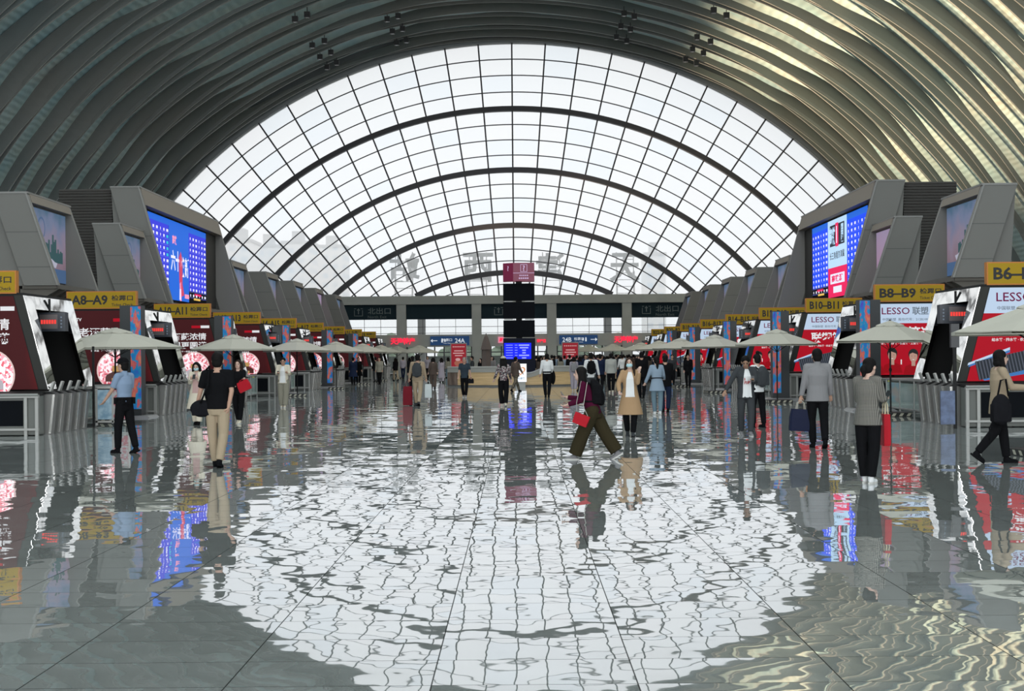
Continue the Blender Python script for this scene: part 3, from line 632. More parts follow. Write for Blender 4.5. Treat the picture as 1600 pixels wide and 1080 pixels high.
for s in (-1, 1):
    for k in range(0, 9):
        if k in (3,): continue
        y = 44.0+P*(k-1) if k else 33.6
        if k == 2: pass
        if y > 57 and y < 74: continue
        idx = ['nearest', 'nearest', 'second, in front of the departure board', '', 'first beyond the departure board', 'second beyond the departure board', 'third beyond the departure board', 'fourth beyond the departure board', 'last one before the back wall'][k]
        lab = ('leaning grey picture tower, %s on the %s' % (idx, sid[s])) if k else 'leaning grey tower outside the frame on the %s' % sid[s]
        if not k: continue
        if k == 8: y += 1.0
        t, f = tower(s, 14.94, y-(.1 if k == 2 else 0), 3.4 if k == 2 else 4.25, 6.94, .335, 1.08, 0, 0, 4.3, 6.62, 4.05, 'picture_tower', lab, 'screen tower') 
        t['group'] = 'leaning picture towers'
        b = MB(); x = s*.10; pm = 1 if (s > 0 and k == 2) or (s < 0 and k == 7) else 0
        b.mat(pm); ye = 3.2 if k == 2 else 4.05; face(s, x, .2, ye, 4.3, 6.6, b)
        if not pm:
            x2 = x-s*.006; b.mat(2); rr = random.Random(5)
            for i in range(16):
                yy = (1.6 if k != 2 else .9)+i*.13 if s < 0 else .7+i*.13; h = rr.uniform(.25, .75)*(1.2-abs(i-8)/12); face(s, x2, yy, yy+.17, 4.95, 5.0+h, b)
            b.mat(1+0); b.mat(4); face(s, x2, .2, ye, 4.3, 4.75, b)
            x3 = x-s*.01; b.mat(3); q = [(x3, 1.4, 4.82), (x3, 3.0, 4.78), (x3, 3.15, 4.95), (x3, 2.9, 4.97), (x3, 2.6, 5.06), (x3, 1.7, 5.02), (x3, 1.2, 4.93)]; b.poly(q if s < 0 else q[::-1])
            c = (x3, 1.6 if s < 0 else 1.0, 6.0)
            for i in range(20):
                a0, a1 = math.tau*i/20, math.tau*(i+1)/20; b.mat(4); q = [(x3, c[1]+r_*math.cos(a_), c[2]+r_*math.sin(a_)) for r_, a_ in ((.3, a0), (.3, a1), (.36, a1), (.36, a0))]; b.poly(q)
        b.build('picture_screen', [pic_m, pic2_m, pic_g, boat_w, pic_b], t)
# ---- great departure boards
led_blue = glow('board_blue', (0.030, 0.035, 0.62), 1.15) ; led_blueR = glow('board_blue_bright', (0.005, 0.06, 0.85), 1.15); led_mid = glow('board_azure', (0.01, 0.12, 0.62), 1.1)
led_w = glow('board_white', (0.75, 0.75, 0.95), 1.1); led_pink = glow('board_pink', (0.85, 0.30, 0.45), 1.1); led_crim = glow('board_crimson', (0.75, 0.01, 0.10), 1.1); led_pale = glow('board_pale_blue', (0.45, 0.65, 0.85), 1.1)
led_cyan = glow('board_cyan', (0.02, 0.5, 0.6), 1.1); led_lines = glow('board_row_line', (0.16, 0.2, 0.75), 1.0); amber = glow('board_amber', (0.8, 0.5, 0.1), 1)
for s in (-1, 1):
    t, f = tower(s, 15.18, 58.0, 15.3, 8.8, .28, 1.2, 0, 0, 4.35, 8.05, 4.0, 'departure_board', 'huge departure board with blue timetable columns leaning over the %s row of gates' % sid[s], 'departure board', louver=2.2)
    b = MB(); x = s*.12; ux = Vector((0, 1, 0)) if s < 0 else Vector((0, -1, 0))
    b.mat(0); face(s, x, .2, 15.1, 4.3, 8.06, b)
    def F(m, y0, y1, z0, z1, lay): b.mat(m); face(s, x-s*.006*lay, y0, y1, z0, z1, b)
    Z0, Z1 = 4.5, 8.0
    ya, yb, yc, yd = (1.7, 5.3, 9.1, 12.8) if s < 0 else (1.9, 5.7, 9.6, 13.2)
    for (p0, p1) in ((ya, yb), (yc, yd)):
        F(1 if s < 0 else 2, p0, p1, Z0+.45, Z1, 1); F(3, p0, p1, Z1-.28, Z1, 2)
        for r_ in range(11):
            z = Z1-.55-r_*.272; F(10, p0, p1, z-.10, z-.085, 2)
            for c_ in range(6):
                w_ = (p1-p0)/6; rr = random.Random(r_*7+c_); m = 9 if (c_ == 5 and 1 <= r_ <= 4 and p0 == ya) else 4
                wd = [.16, .26, .3, .1, .22, .34][c_]*(1 if s < 0 else .9); y_ = p0+w_*(c_+.5) if s < 0 else p1-w_*(c_+.5)
                F(m, y_-wd*.5, y_+wd*.5, z-.045, z+.075, 3)
        F(7, (p0+p1)/2-.7, (p0+p1)/2+.7, Z0+.26, Z0+.36, 3); F(11, (p0+p1)/2-.9, (p0+p1)/2+.5, Z0+.04, Z0+.14, 3)
    if s < 0:
        F(3, yb, yc, Z0-.1, Z1, 2)
        q = lambda y_, z_: (x-s*.024, y_, z_)
        b.mat(4).text('六十', q(6.45, 6.2), .95, ux, Wz, 'C', .9, .03); b.text('焕新', q(8.25, 6.0), .95, ux, Wz, 'C', .9, .03)
        b.mat(5).text('高铁', q(6.3, 7.15), .42, ux, Wz, 'C', 1, .03)
        b.mat(6).poly([q(7.1, 6.4), q(7.45, 6.7), q(7.8, 6.3), q(7.75, 5.2), q(8.1, 4.7), q(7.6, 4.6), q(7.15, 5.3)]); b.mat(5).poly([q(7.2, 5.2), q(7.5, 5.3), q(7.55, 4.4), q(7.25, 4.4)])
        b.mat(4).poly([q(7.15, 4.45), q(7.45, 4.45), q(7.5, 4.95), q(7.2, 4.95)]); b.mat(5).poly([q(8.2, 4.55), q(9.05, 4.55), q(9.05, 4.75), q(8.2, 4.75)])
    else:
        F(8, yb, yc, Z0+1.25, Z1, 2); F(7, yb, yc, Z0-.15, Z0+1.25, 2)
        q = lambda y_, z_: (x-s*.024, y_, z_)
        F(12, yb+.45, yc-.45, 6.75, 7.75, 3)
        b.mat(8).text('高铁', (x-s*.03, 8.6, 7.25), .85, ux, Wz, 'C', .75, .03); b.text('圈', (x-s*.03, 6.55, 7.25), .85, ux, Wz, 'C', .6, .02)
        F(7, 7.35, 7.95, 6.7, 7.8, 4); b.mat(4).text('1', (x-s*.04, 7.65, 7.25), .8, ux, Wz, 'C', 1, .03)
        b.mat(12).text('长三角看京津冀', (x-s*.03, (yb+yc)/2, 6.3), .36, ux, Wz, 'C', 1, .01, fit=3.0)
        F(4, yb+.5, yc-.5, 4.98, 5.45, 3); F(4, yb+1.1, yc-1.1, 4.55, 4.85, 3); b.mat(7).text('高铁游', (x-s*.03, (yb+yc)/2, 5.22), .34, ux, Wz, 'C', 1, .03, fit=2.3)
    b.build('timetable_screen', [screen_off, led_blue, led_blueR, led_mid, led_w, led_pink, glow('figure_red', (.6, .05, .12), 1), led_crim, led_pale, led_cyan, led_lines, amber, mat('board_ink', (.02, .03, .06), .6)], t)
    for y0, y1 in ((.2, ya-.05), (yd+.05, 15.1)):
        b = MB(); face(s, x-s*.004, y0, y1, 4.3, 8.06, b); b.build('side_grille', mat('grille_dark', (.02, .018, .016), .7), t)
# ---- counters, turnstiles and glass barriers
glassb = mat('barrier_glass', (0.55, 0.7, 0.66), 0.05, spec=0.6); glassb.node_tree.nodes['Principled BSDF'].inputs['Transmission Weight'].default_value = 0.0
glassb.node_tree.nodes['Principled BSDF'].inputs['Alpha'].default_value = 0.35
rail_m = mat('rail_steel', (0.30, 0.30, 0.285), 0.45, 0.5)
def counter(s):
    t = thing('gate_counter', 'x', 'counter', (X0+s*10.55, Y0-1.1, 0), 'steel framed gate counters')
    w = s*2.5; b = MB(); b.box(0, w, .06, .5, .02, .9); b.build('counter_body', mat('counter_grey', (.11, .115, .105), .5), t)
    b = MB(); b.quad((min(.32*s, w-.1*s), .05, .22), (max(.32*s, w-.1*s), .05, .22), (max(.32*s, w-.1*s), .05, .80), (min(.32*s, w-.1*s), .05, .80)); b.build('dark_window', screen_off, t)
    b = MB(); b.box(-s*.05, w, -.03, .06, .86, .93)
    b.box(-s*.05, w, -.03, .04, .12, .17)
    for q in (0, .1, 1.0): b.box(w*q-.035, w*q+.035, 0, .06, 0, .9)
    b.tube([(-s*.05, -.04, .93), (w, -.04, .93)], .03, 8)
    b.build('front_frame', rail_m, t)
    b = MB(); b.box(-s*.02, w, .02, .54, .93, .97); b.build('counter_top', black, t); b = MB(); b.box(s*.9, s*1.0, -.045, -.03, .84, .89); b.build('label_plate', mat('plate_yellow', (.6, .6, .2), .5), t)
    return t
def turnstile(s):
    t = thing('turnstile', 'x', 'turnstile', (X0+s*10.35, Y0-.5, 0), 'steel turnstile cabinets in rows at the gates')
    b = MB(); b.prism([(s*.10, 0, 0), (s*.0, 0, .93), (s*1.5, 0, .93), (s*1.4, 0, 0)], (0, .30, 0)); b.build('cabinet', steel, t)
    b = MB(); b.prism([(s*.085, -.004, .02), (-s*.015, -.004, .92), (s*.03, -.004, .92), (s*.13, -.004, .02)], (0, .04, 0)); b.build('edge_strip', mat('edge_bright', (.75, .74, .7), .25, .8), t)
    b = MB(); b.prism([(-s*.04, -.02, .93), (s*.1, -.02, .99), (s*1.4, -.02, .99), (s*1.52, -.02, .93)], (0, .34, 0)); b.build('lid', black, t)
    b = MB(); b.prism([(s*.10, .08, .97), (s*.02, .08, 1.20), (s*.06, .08, 1.22), (s*.15, .08, .97)], (0, .14, 0)); b.build('scanner', rail_m, t)
    b = MB(); b.box(s*.5, s*.58, -.006, .0, .55, .75); b.box(s*.9, s*.96, -.04, 0, .25, .85); b.build('flap', black, t)
    return t
def barrier(s):
    t = thing('glass_barrier', 'x', 'barrier', (X0+s*11.15, Y0+3.9, 0), 'glass barriers with steel rails between the gates')
    b = MB(); b.box(-.01, .01, 0, 4.3, .12, .86); b.build('glass_panel', glassb, t)
    b = MB()
    for z in (.95, .14): b.tube([(0, 0, z), (0, 4.3, z)], .028, 8)
    b.build('rail', rail_m, t)
    for i in range(4): b = MB(); b.tube([(0, 4.3*i/3, 0), (0, 4.3*i/3, .95)], .03, 8); b.build('post', rail_m, t)
    return t
for s in (-1, 1):
    pc, pt, pb = counter(s), turnstile(s), barrier(s)
    for k in range(9):
        dy = P*k; lb = 'steel framed counter with dark window in front of the %s gates' % lgname(s, k)
        if k == 0: pc['label'] = lb
        else: copy_tree(pc, pc.location+Vector((0, dy, 0)), lb)
        for i in range(5):
            lb = 'steel turnstile cabinet under the %s sign, %s of its row' % (lgname(s, k), ORD[i])
            if k == 0 and i == 0: pt['label'] = lb
            else: copy_tree(pt, pt.location+Vector((0, dy+.62*i, 0)), lb)
        lb = 'glass barrier with steel rails just beyond the %s turnstiles' % lgname(s, k)
        if k == 0: pb['label'] = lb
        elif k < 8: copy_tree(pb, pb.location+Vector((0, dy, 0)), lb)
# ---- dark pillars with colourful banner
art = noise_mat('banner_art', [(0.30, (0.07, 0.04, 0.36)), (0.40, (0.02, 0.13, 0.40)), (0.49, (0.02, 0.20, 0.36)), (0.53, (0.42, 0.07, 0.10)), (0.62, (0.50, 0.16, 0.08)), (0.70, (0.25, 0.05, 0.36))], 2.6, 0.4, stretch=(1.6, 1, 0.8), detail=4, emit=0.3); art.node_tree.nodes['Principled BSDF'].inputs['Specular IOR Level'].default_value = .1
for s, lst in ((-1, ((41.4, 10.72), (52.1, 10.25), (67.4, 10.6), (80.8, 10.3), (93.6, 10.3))), (1, ((41.9, 10.55), (52.4, 9.85), (67.6, 10.25), (81.5, 10.3), (93.6, 10.3)))):
    proto = None
    for i, (y, a) in enumerate(lst):
        loc = (X0+s*a, y, 0); lb = 'dark pillar with bright blue and orange banner, %s on the %s' % (ORD[i], sid[s])
        if proto: copy_tree(proto, loc, lb); continue
        t = proto = thing('banner_pillar', lb, 'pillar', loc, 'pillars with a colourful banner')
        b = MB(); b.box(-.0*s, s*.62, .02, .5, .03, 3.3); b.build('pillar_body', mat('pillar_charcoal', (.022, .025, .028), .45), t)
        b = MB(); b.box(0*s, s*.30, -.01, .02, .25, 3.27); b.build('banner', art, t)
        b = MB(); b.prism([(-s*.35, -.4, 0), (s*1.0, -.4, 0), (s*.9, -.3, .06), (-s*.25, -.3, .06)], (0, 1.1, 0)); b.build('base_plate', mat('base_grey', (.2, .2, .2), .4, .4), t)
# ---- parasols
canv = mat('canvas_beige', (0.40, 0.385, 0.325), 0.9, bump=0.15, bscale=3)
str_m = mat('base_black', (.012, .012, .012), .6); str_y = mat('base_stripe', (.42, .40, .32), .6)
def parasol(rad, loc, lb):
    t = thing('parasol', lb, 'parasol', loc, 'beige parasols along the gates', rz=R(8))
    n = 8; b = MB(); ze, zt = 2.05, 2.55
    def ring(r, z, sag): return [Vector((r*q*math.cos(math.tau*k/16), r*q*math.sin(math.tau*k/16), z-sag*(k % 2))) for k in range(16) for q in ((1 if k % 2 == 0 else .945),)]
    rings = [ring(rad, ze-.05, 0), ring(rad, ze, .01), ring(rad*.66, ze+.18, .025), ring(rad*.25, zt-.12, .015), ring(rad*.14, zt-.07, 0)]
    b.loft(rings, cap=False); b.loft([[p-Vector((0, 0, .012)) for p in r_] for r_ in rings][::-1], cap=False); b.build('canopy', canv, t)
    b = MB(); b.loft([ring(rad*.27, zt-.115, .03), ring(rad*.26, zt-.09, .02), ring(rad*.10, zt-.01, 0), ring(.02, zt+.03, 0)]); b.build('vent_cap', canv, t)
    b = MB(); b.tube([(0, 0, 0.05), (0, 0, zt+.06)], .025, 8); b.ball((0, 0, 1.25), .04, .04, .07); b.build('pole', black, t)
    b = MB()
    for k in range(8):
        a_ = math.tau*k/8; c, s_ = math.cos(a_), math.sin(a_); b.tube([(.03*c, .03*s_, zt-.1), (rad*.97*c, rad*.97*s_, ze-.03)], .010, 5); b.tube([(.03*c, .03*s_, 1.78), (rad*.5*c, rad*.5*s_, ze+.2)], .008, 5)
    b.build('ribs', black, t)
    b = MB(); h = .42; b.mat(0).box(-h, h, -h, h, 0, .11)
    b.mat(1)
    for i in range(4):
        x = -h+.05+i*.21
        for y_ in (-h-.003, h+.003): b.poly([(x, y_, .015), (x+.09, y_, .015), (x+.15, y_, .095), (x+.06, y_, .095)])
        for x_ in (-h-.003, h+.003): b.poly([(x_, x, .015), (x_, x+.09, .015), (x_, x+.15, .095), (x_, x+.06, .095)])
    b.build('base', [str_m, str_y], t)
    return t
pr = None
for s, lst in ((-1, ((180, 38.3), (364.5, 50.5), (464, 63), (525, 76), (567, 88.5), (595, 100.5), (621, 112), (655, 106))),
               (1, ((1627, 23.2), (1391, 38.0), (1214, 49.2), (1117, 62.0), (1063, 74.0), (1030, 86.5), (1002, 98.5), (958, 108), (920, 119)))):
    for i, (px, d) in enumerate(lst):
        p = at(px, 556, d); lb = 'open beige parasol, %s along the %s row' % (['nearest', 'second', 'third', 'fourth', 'fifth', 'sixth', 'seventh', 'eighth, set nearer the hall centre', 'ninth, farthest'][i], sid[s])
        big = (s < 0 and i == 0)
        if big: parasol(1.78, (p.x, p.y, 0), lb); continue
        if pr is None: pr = parasol(1.5, (p.x, p.y, 0), lb)
        else: copy_tree(pr, (p.x, p.y, 0), lb)
# poster stand by the first parasol
p = ground(165, 668); t = thing('poster_stand', 'steel poster stand with pale blue sheets beneath the nearest left parasol', 'poster stand', (p.x, p.y, 0))
b = MB(); b.box(-.33, -.28, 0, .05, 0, 2.05); b.build('post', black, t)
b = MB()
for x0, x1, z0, z1 in ((-.25, .62, .98, 1.04), (-.25, .62, .12, .17), (-.25, -.2, .05, 1.0), (.57, .62, .05, 1.0), (.16, .2, .1, 1.0)): b.box(x0, x1, 0, .05, z0, z1)
b.build('frame', rail_m, t); b = MB(); b.quad((-.2, .01, .2), (.16, .01, .2), (.16, .01, .95), (-.2, .01, .95)); b.build('poster', noise_mat('poster_blue', [(.4, (.14, .24, .32)), (.6, (.28, .38, .45))], 5, .3), t)
b = MB(); b.quad((.2, .01, .2), (.57, .01, .2), (.57, .01, .95), (.2, .01, .95)); b.build('leaflets', noise_mat('poster_red', [(.45, (.3, .3, .3)), (.55, (.3, .08, .1))], 9, .3), t)
# dark column scanner and blue end poster by the first right counter
p = at(1492, 600, 31.55); t = thing('scanner_post', 'tall black scanner post standing at the right counter with blue poster', 'scanner', (p.x, p.y, 0))
b = MB(); b.box(-.035, .035, -.03, .03, 0, 1.9); b.build('post', black, t); b = MB(); b.box(-.09, .09, -.06, .06, 1.82, 2.35); b.build('scanner_head', mat('scanner_dark', (.02, .022, .025), .3), t)
p = at(1479, 632, 31.6); b = MB(); b.box(p.x-.16, p.x+.16, 31.5, 31.54, .1, .85); tag(b.build('blue_poster', noise_mat('poster_navy', [(.4, (.035, .06, .13)), (.6, (.07, .11, .21))], 6, .3)), 'small blue poster fixed to the end of the nearest right counter', 'poster')
# ---- information desk, screen tower
wood = noise_mat('desk_wood', [(0.35, (0.48, 0.33, 0.16)), (0.65, (0.62, 0.44, 0.23))], 1.2, 0.35, stretch=(1, 1, 14)); brown = noise_mat('desk_brown', [(.4, (.09, .06, .045)), (.6, (.2, .15, .12))], 3, .4, stretch=(6, 1, .3)); stone = mat('desk_stone', (.30, .30, .27), .35)
yd = 79.0; xl = at(697, 600, yd).x; xr = at(915, 600, yd).x; L = xr-xl
t = thing('information_desk', 'long curved information desk with pale wood front and grey stone top', 'desk', (xl, yd, 0))
def dk(x): return 1.6*((x/L-.5)*2)**2      # the front bows away at both ends
def band(x0, x1, z0, z1, off=0, n=16, zt=None):
    b = MB(); pts = [x0+(x1-x0)*i/n for i in range(n+1)]; h = lambda x: z1 if zt is None else zt(x)
    for a, c in zip(pts[:-1], pts[1:]):
        b.add([(a, dk(a)+off, z0), (c, dk(c)+off, z0), (c, dk(c)+off, h(c)), (a, dk(a)+off, h(a)), (a, dk(a)+.7, z0), (c, dk(c)+.7, z0), (c, dk(c)+.7, h(c)), (a, dk(a)+.7, h(a))],
              [(0, 1, 2, 3), (5, 4, 7, 6), (3, 2, 6, 7), (1, 0, 4, 5)])
    b.poly([(x0, dk(x0)+off, z0), (x0, dk(x0)+off, h(x0)), (x0, dk(x0)+.7, h(x0)), (x0, dk(x0)+.7, z0)]); b.poly([(x1, dk(x1)+off, z0), (x1, dk(x1)+.7, z0), (x1, dk(x1)+.7, h(x1)), (x1, dk(x1)+off, h(x1))])
    return b
sw = lambda lo, hi: (lambda x: hi if x < 3.7 else lo+(hi-lo)*(min(1, max(0, (x-4.6)/1.2))**2*(3-2*min(1, max(0, (x-4.6)/1.2)))) if x > 4.2 else lo)
band(0, .6, .08, .80).build('end_panel', brown, t); band(.6, L, .08, 0, 0, 40, sw(.5, .80)).build('wood_front', wood, t)
band(.0, L, .80, 0, -.05, 44, sw(.62, 1.0)).build('stone_band', stone, t) if False else None
b = MB(); n = 60
for i in range(n):
    a, c = L*i/n, L*(i+1)/n; lo, hi = sw(.5, .80), sw(.72, 1.07)
    b.add([(a, dk(a)-.06, lo(a)), (c, dk(c)-.06, lo(c)), (c, dk(c)-.06, hi(c)), (a, dk(a)-.06, hi(a)), (a, dk(a)+.75, lo(a)), (c, dk(c)+.75, lo(c)), (c, dk(c)+.75, hi(c)), (a, dk(a)+.75, hi(a))], [(0, 1, 2, 3), (3, 2, 6, 7), (1, 0, 4, 5), (5, 4, 7, 6)])
b.build('stone_band', stone, t)
b = MB()
for i in range(n):
    a, c = L*i/n, L*(i+1)/n; hi = sw(.72, 1.07)
    b.add([(a, dk(a)-.1, hi(a)), (c, dk(c)-.1, hi(c)), (c, dk(c)-.1, hi(c)+.06), (a, dk(a)-.1, hi(a)+.06), (a, dk(a)+.8, hi(a)), (c, dk(c)+.8, hi(c)), (c, dk(c)+.8, hi(c)+.06), (a, dk(a)+.8, hi(a)+.06)], [(0, 1, 2, 3), (3, 2, 6, 7), (1, 0, 4, 5), (5, 4, 7, 6)])
b.build('desk_top', mat('desk_top_grey', (.40, .40, .37), .25), t)
b = band(0, L, 0, .08, .06, 16); b.build('plinth', mat('plinth', (.16, .16, .15), .5), t)
# tower
def w_(px, d): return at(px, 556, d).x
yt = 83.0; cx = (w_(787, yt)+w_(836, yt))/2; hw = (w_(836, yt)-w_(787, yt))/2; zz = lambda py: at(812, py, yt).z
t = thing('screen_tower', 'black screen tower with maroon question mark cube standing in the information desk', 'screen tower', (cx, yt, 0))
b = MB(); b.box(-.18, .18, .25, .6, 0, zz(438)); b.build('mast', black, t)
for py0, py1 in ((443, 470), (472, 498), (500.5, 527)):
    b = MB(); b.box(-hw, hw, 0, .16, zz(py1), zz(py0)); q = b.build('blank_screen', screen_off, t)
b = MB()
for py in (471, 499, 529): b.box(-hw*.95, -.35, .03, .1, zz(py)-.03, zz(py)+.03); b.box(.35, hw*.95, .03, .1, zz(py)-.03, zz(py)+.03)
b.build('screen_brackets', rail_m, t)
b = MB(); z0, z1 = zz(439.5), zz(411); sx = hw*.92; b.box(-hw*.35, hw, -.2, 1.1, z0, z1); b.prism([(-hw*.35, -.2, z0), (-hw*.35, -.2, z1), (-hw, .3, z1), (-hw, .3, z0)], (.01, .8, 0)); qb = b.build('sign_cube', mat('cube_maroon', (.10, .01, .03), .4, emit=(.11, .012, .035), es=.8), t)
b = MB(); zc = (z0+z1)/2; xc = hw*.33; b.quad((-hw*.35, -.205, zc-.08), (hw, -.205, zc-.08), (hw, -.205, zc-.05), (-hw*.35, -.205, zc-.05))
for q in ((-.2, -.17, -.0, .45), (.17, .2, 0, .45), (-.2, .2, 0, .03), (-.2, .2, .42, .45)): b.quad((xc+q[0], -.205, zc+q[2]), (xc+q[1], -.205, zc+q[2]), (xc+q[1], -.205, zc+q[3]), (xc+q[0], -.205, zc+q[3]))
b.text('?', (xc, -.207, zc+.22), .34, U, Wz, 'C', bold=.03)
for i in range(5): b.quad((xc-.26+i*.11, -.206, zc-.25), (xc-.19+i*.11, -.206, zc-.25), (xc-.19+i*.11, -.206, zc-.17), (xc-.26+i*.11, -.206, zc-.17)); b.quad((xc-.3+i*.12, -.206, zc-.42), (xc-.21+i*.12, -.206, zc-.42), (xc-.21+i*.12, -.206, zc-.33), (xc-.3+i*.12, -.206, zc-.33))
b.text('?', (-hw*.68, .05-.01, zc+.22), .3, Vector((.85, -.5, 0)).normalized(), Wz, 'C', .8, .03)
b.build('cube_lettering', glow('cube_pale', (.55, .4, .6), .9), t)
b = MB(); b.box(-hw*1.02, hw*1.02, -.05, .2, zz(588), zz(528.5)); fr = b.build('screen_surround', mat('surround_navy', (.010, .012, .022), .6, spec=.08), t)
b = MB(); x0, x1 = w_(788, yt)-cx, w_(830, yt)-cx; z0, z1 = zz(561), zz(536); b.quad((x0, -.06, z0), (x1, -.06, z0), (x1, -.06, z1), (x0, -.06, z1)); b.mat(1)
for i in range(6):
    z = z1-.14-i*.15; b.quad((x0+.1, -.065, z), (x0+.5, -.065, z), (x0+.5, -.065, z+.03), (x0+.1, -.065, z+.03)); b.quad((x0+.62, -.065, z), (x0+.78, -.065, z), (x0+.78, -.065, z+.03), (x0+.62, -.065, z+.03))
    g = [.62, .5, .22, .2, .6, .25][i]; b.quad((x1-.42-g/2, -.065, z-.03), (x1-.42+g/2, -.065, z-.03), (x1-.42+g/2, -.065, z+.045), (x1-.42-g/2, -.065, z+.045))
b.build('blue_screen', [glow('info_blue', (.01, .02, .95), 1.2), glow('info_text', (.35, .4, .95), 1)], fr)
# white light box at the desk
yl = 78.0; x0, x1 = w_(803.5, yl), w_(822.5, yl); z0 = at(812, 597, yl).z; z1 = at(812, 568.5, yl).z; cx2 = (x0+x1)/2
t = thing('light_box', 'white light box with orange heart emblem at the gap of the information desk', 'light box', (cx2, yl, 0)); w = (x1-x0)/2
b = MB(); b.box(-w*.8, w*.8, .05, .35, 0, z0+.05); b.box(-w, w, 0, .3, z0, z1); b.build('box_body', stone, t)
b = MB(); b.quad((-w, -.004, z0), (w, -.004, z0), (w, -.004, z1), (-w, -.004, z1)); zc = (z0+z1)/2+.12
hp = []
for i in range(30):
    a_ = math.tau*i/30; hp.append((math.sin(a_)**3*.27, (13*math.cos(a_)-5*math.cos(2*a_)-2*math.cos(3*a_)-math.cos(4*a_))/16*.27))
for i in range(30):
    j = (i+1) % 30; b.mat(1 if i < 18 else 2); k_ = .72; b.poly([(hp[i][0], -.008, zc+hp[i][1]), (hp[j][0], -.008, zc+hp[j][1]), (hp[j][0]*k_, -.008, zc+hp[j][1]*k_), (hp[i][0]*k_, -.008, zc+hp[i][1]*k_)])
b.mat(3).text('爱心服务', (0, -.008, z0+.2), .12, U, Wz, 'C', bold=.02); b.build('lit_face', [glow('box_white', (.85, .87, .9), 1.1), glow('heart_orange', (.7, .3, .12), 1), glow('heart_dark', (.15, .1, .1), 1), glow('box_blue', (.1, .25, .4), 1)], t)
# folded parasol, red posters
p = at(760, 572, 86); t = thing('folded_parasol', 'closed brown parasol standing upright behind the left half of the desk', 'parasol', (p.x, 86, 0))
b = MB(); prof = [(.9, .28), (1.6, .27), (2.1, .24), (2.12, .34), (2.5, .24), (2.9, .12), (3.02, .03)]
b.loft([[Vector((r_*(1+.15*(q % 2))*math.cos(math.tau*q/12), r_*(1+.15*(q % 2))*math.sin(math.tau*q/12), z)) for q in range(12)] for z, r_ in prof]); b.build('folded_canopy', mat('canvas_brown', (.11, .085, .075), .9), t)
b = MB(); b.tube([(0, 0, 0), (0, 0, 3.1)], .03, 6); b.build('pole', black, t); b = MB(); b.box(-.35, .35, -.35, .35, 0, .1); b.build('base', str_m, t)
for px0, px1, lb in ((705, 728, 'red standing poster behind the left end of the information desk'), (879, 903, 'red standing poster above the crowd right of the screen tower')):
    a, c = at(px0, 540, 95), at(px1, 540, 95); w = (c.x-a.x)/2; t = thing('poster_board', lb, 'poster', ((a.x+c.x)/2, 95, 0), 'red standing posters')
    b = MB(); b.box(-w-.06, w+.06, 0, .12, 0, 2.62); b.build('stand', mat('poster_frame', (.2, .2, .2), .5), t)
    b = MB(); b.quad((-w, -.004, .7), (w, -.004, .7), (w, -.004, 2.55), (-w, -.004, 2.55)); b.mat(1)
    for i in range(7): b.disc((-w+.14+i*(2*w-.28)/6, -.008, 2.36), .045, U, Wz, 8)
    for i, g in enumerate((.6, .75, .5)): b.quad((-g/2, -.008, 2.05-i*.16), (g/2, -.008, 2.05-i*.16), (g/2, -.008, 2.12-i*.16), (-g/2, -.008, 2.12-i*.16))
    b.mat(2).disc((0, -.008, 1.25), .3, U, Wz, 16, .2); b.mat(1).disc((-.05, -.009, 1.5), .17, U, Wz, 14, .1)
    b.build('poster_print', [glow('poster_deep_red', (.30, .02, .03), .8), glow('poster_pink', (.6, .35, .35), .8), glow('poster_food', (.35, .12, .08), .8)], t)
# ============================================================ PEOPLE
def remesh(mb, name, mats, parent, vox, smooth=2, k=0.5):
    """weld overlapping shapes into one continuous skin"""
    me = bpy.data.meshes.new('tmp'); me.from_pydata(mb.v, [], mb.f); me.update()
    o = bpy.data.objects.new('tmp', me); COL.objects.link(o)
    m = o.modifiers.new('r', 'REMESH'); m.mode = 'VOXEL'; m.voxel_size = vox; m.use_smooth_shade = True
    if smooth: q = o.modifiers.new('s', 'SMOOTH'); q.iterations = smooth; q.factor = k
    dg = bpy.context.evaluated_depsgraph_get(); nm = bpy.data.meshes.new_from_object(o.evaluated_get(dg))
    bpy.data.objects.remove(o); bpy.data.meshes.remove(me)
    nm.materials.clear()
    for x in (mats if isinstance(mats, (list, tuple)) else [mats]): nm.materials.append(x)
    nm.polygons.foreach_set('use_smooth', [True]*len(nm.polygons))
    return put(name, nm, parent)
def V(*a): return Vector(a)
def ell(c, X, Y, rx, ry, n=16): return [c+X*(rx*math.cos(math.tau*i/n))+Y*(ry*math.sin(math.tau*i/n)) for i in range(n)]
def limb(b, pts, rad, flat=1.0, capped=True):
    """tapered limb through joints with rounded ends"""
    for i in range(len(pts)-1):
        a, c = pts[i], pts[i+1]; t = (c-a).normalized(); u = t.cross(V(0, 0, 1)) if abs(t.z) < .95 else t.cross(V(0, 1, 0)); u.normalize(); w = t.cross(u)
        r0, r1 = rad[i], rad[i+1]; L = (c-a).length; rings = []
        for f in (-.9, -.55, 0): rings.append(ell(a+t*(r0*f), u, w, r0*math.sqrt(1-f*f), r0*math.sqrt(1-f*f)*flat, 12))
        rings.append(ell(a+(c-a)*.45, u, w, (r0*.6+r1*.4)*1.03, (r0*.6+r1*.4)*1.03*flat, 12))
        if capped or i < len(pts)-2:
            for f in (0, .55, .9): rings.append(ell(c+t*(r1*f), u, w, r1*math.sqrt(1-f*f), r1*math.sqrt(1-f*f)*flat, 12))
        else: rings.append(ell(c, u, w, r1, r1*flat, 12))
        b.loft(rings)
skin_m = mat('skin', (0.42, 0.25, 0.18), 0.55, spec=.3); skin2 = mat('skin_pale', (0.52, 0.34, 0.27), 0.55, spec=.3)
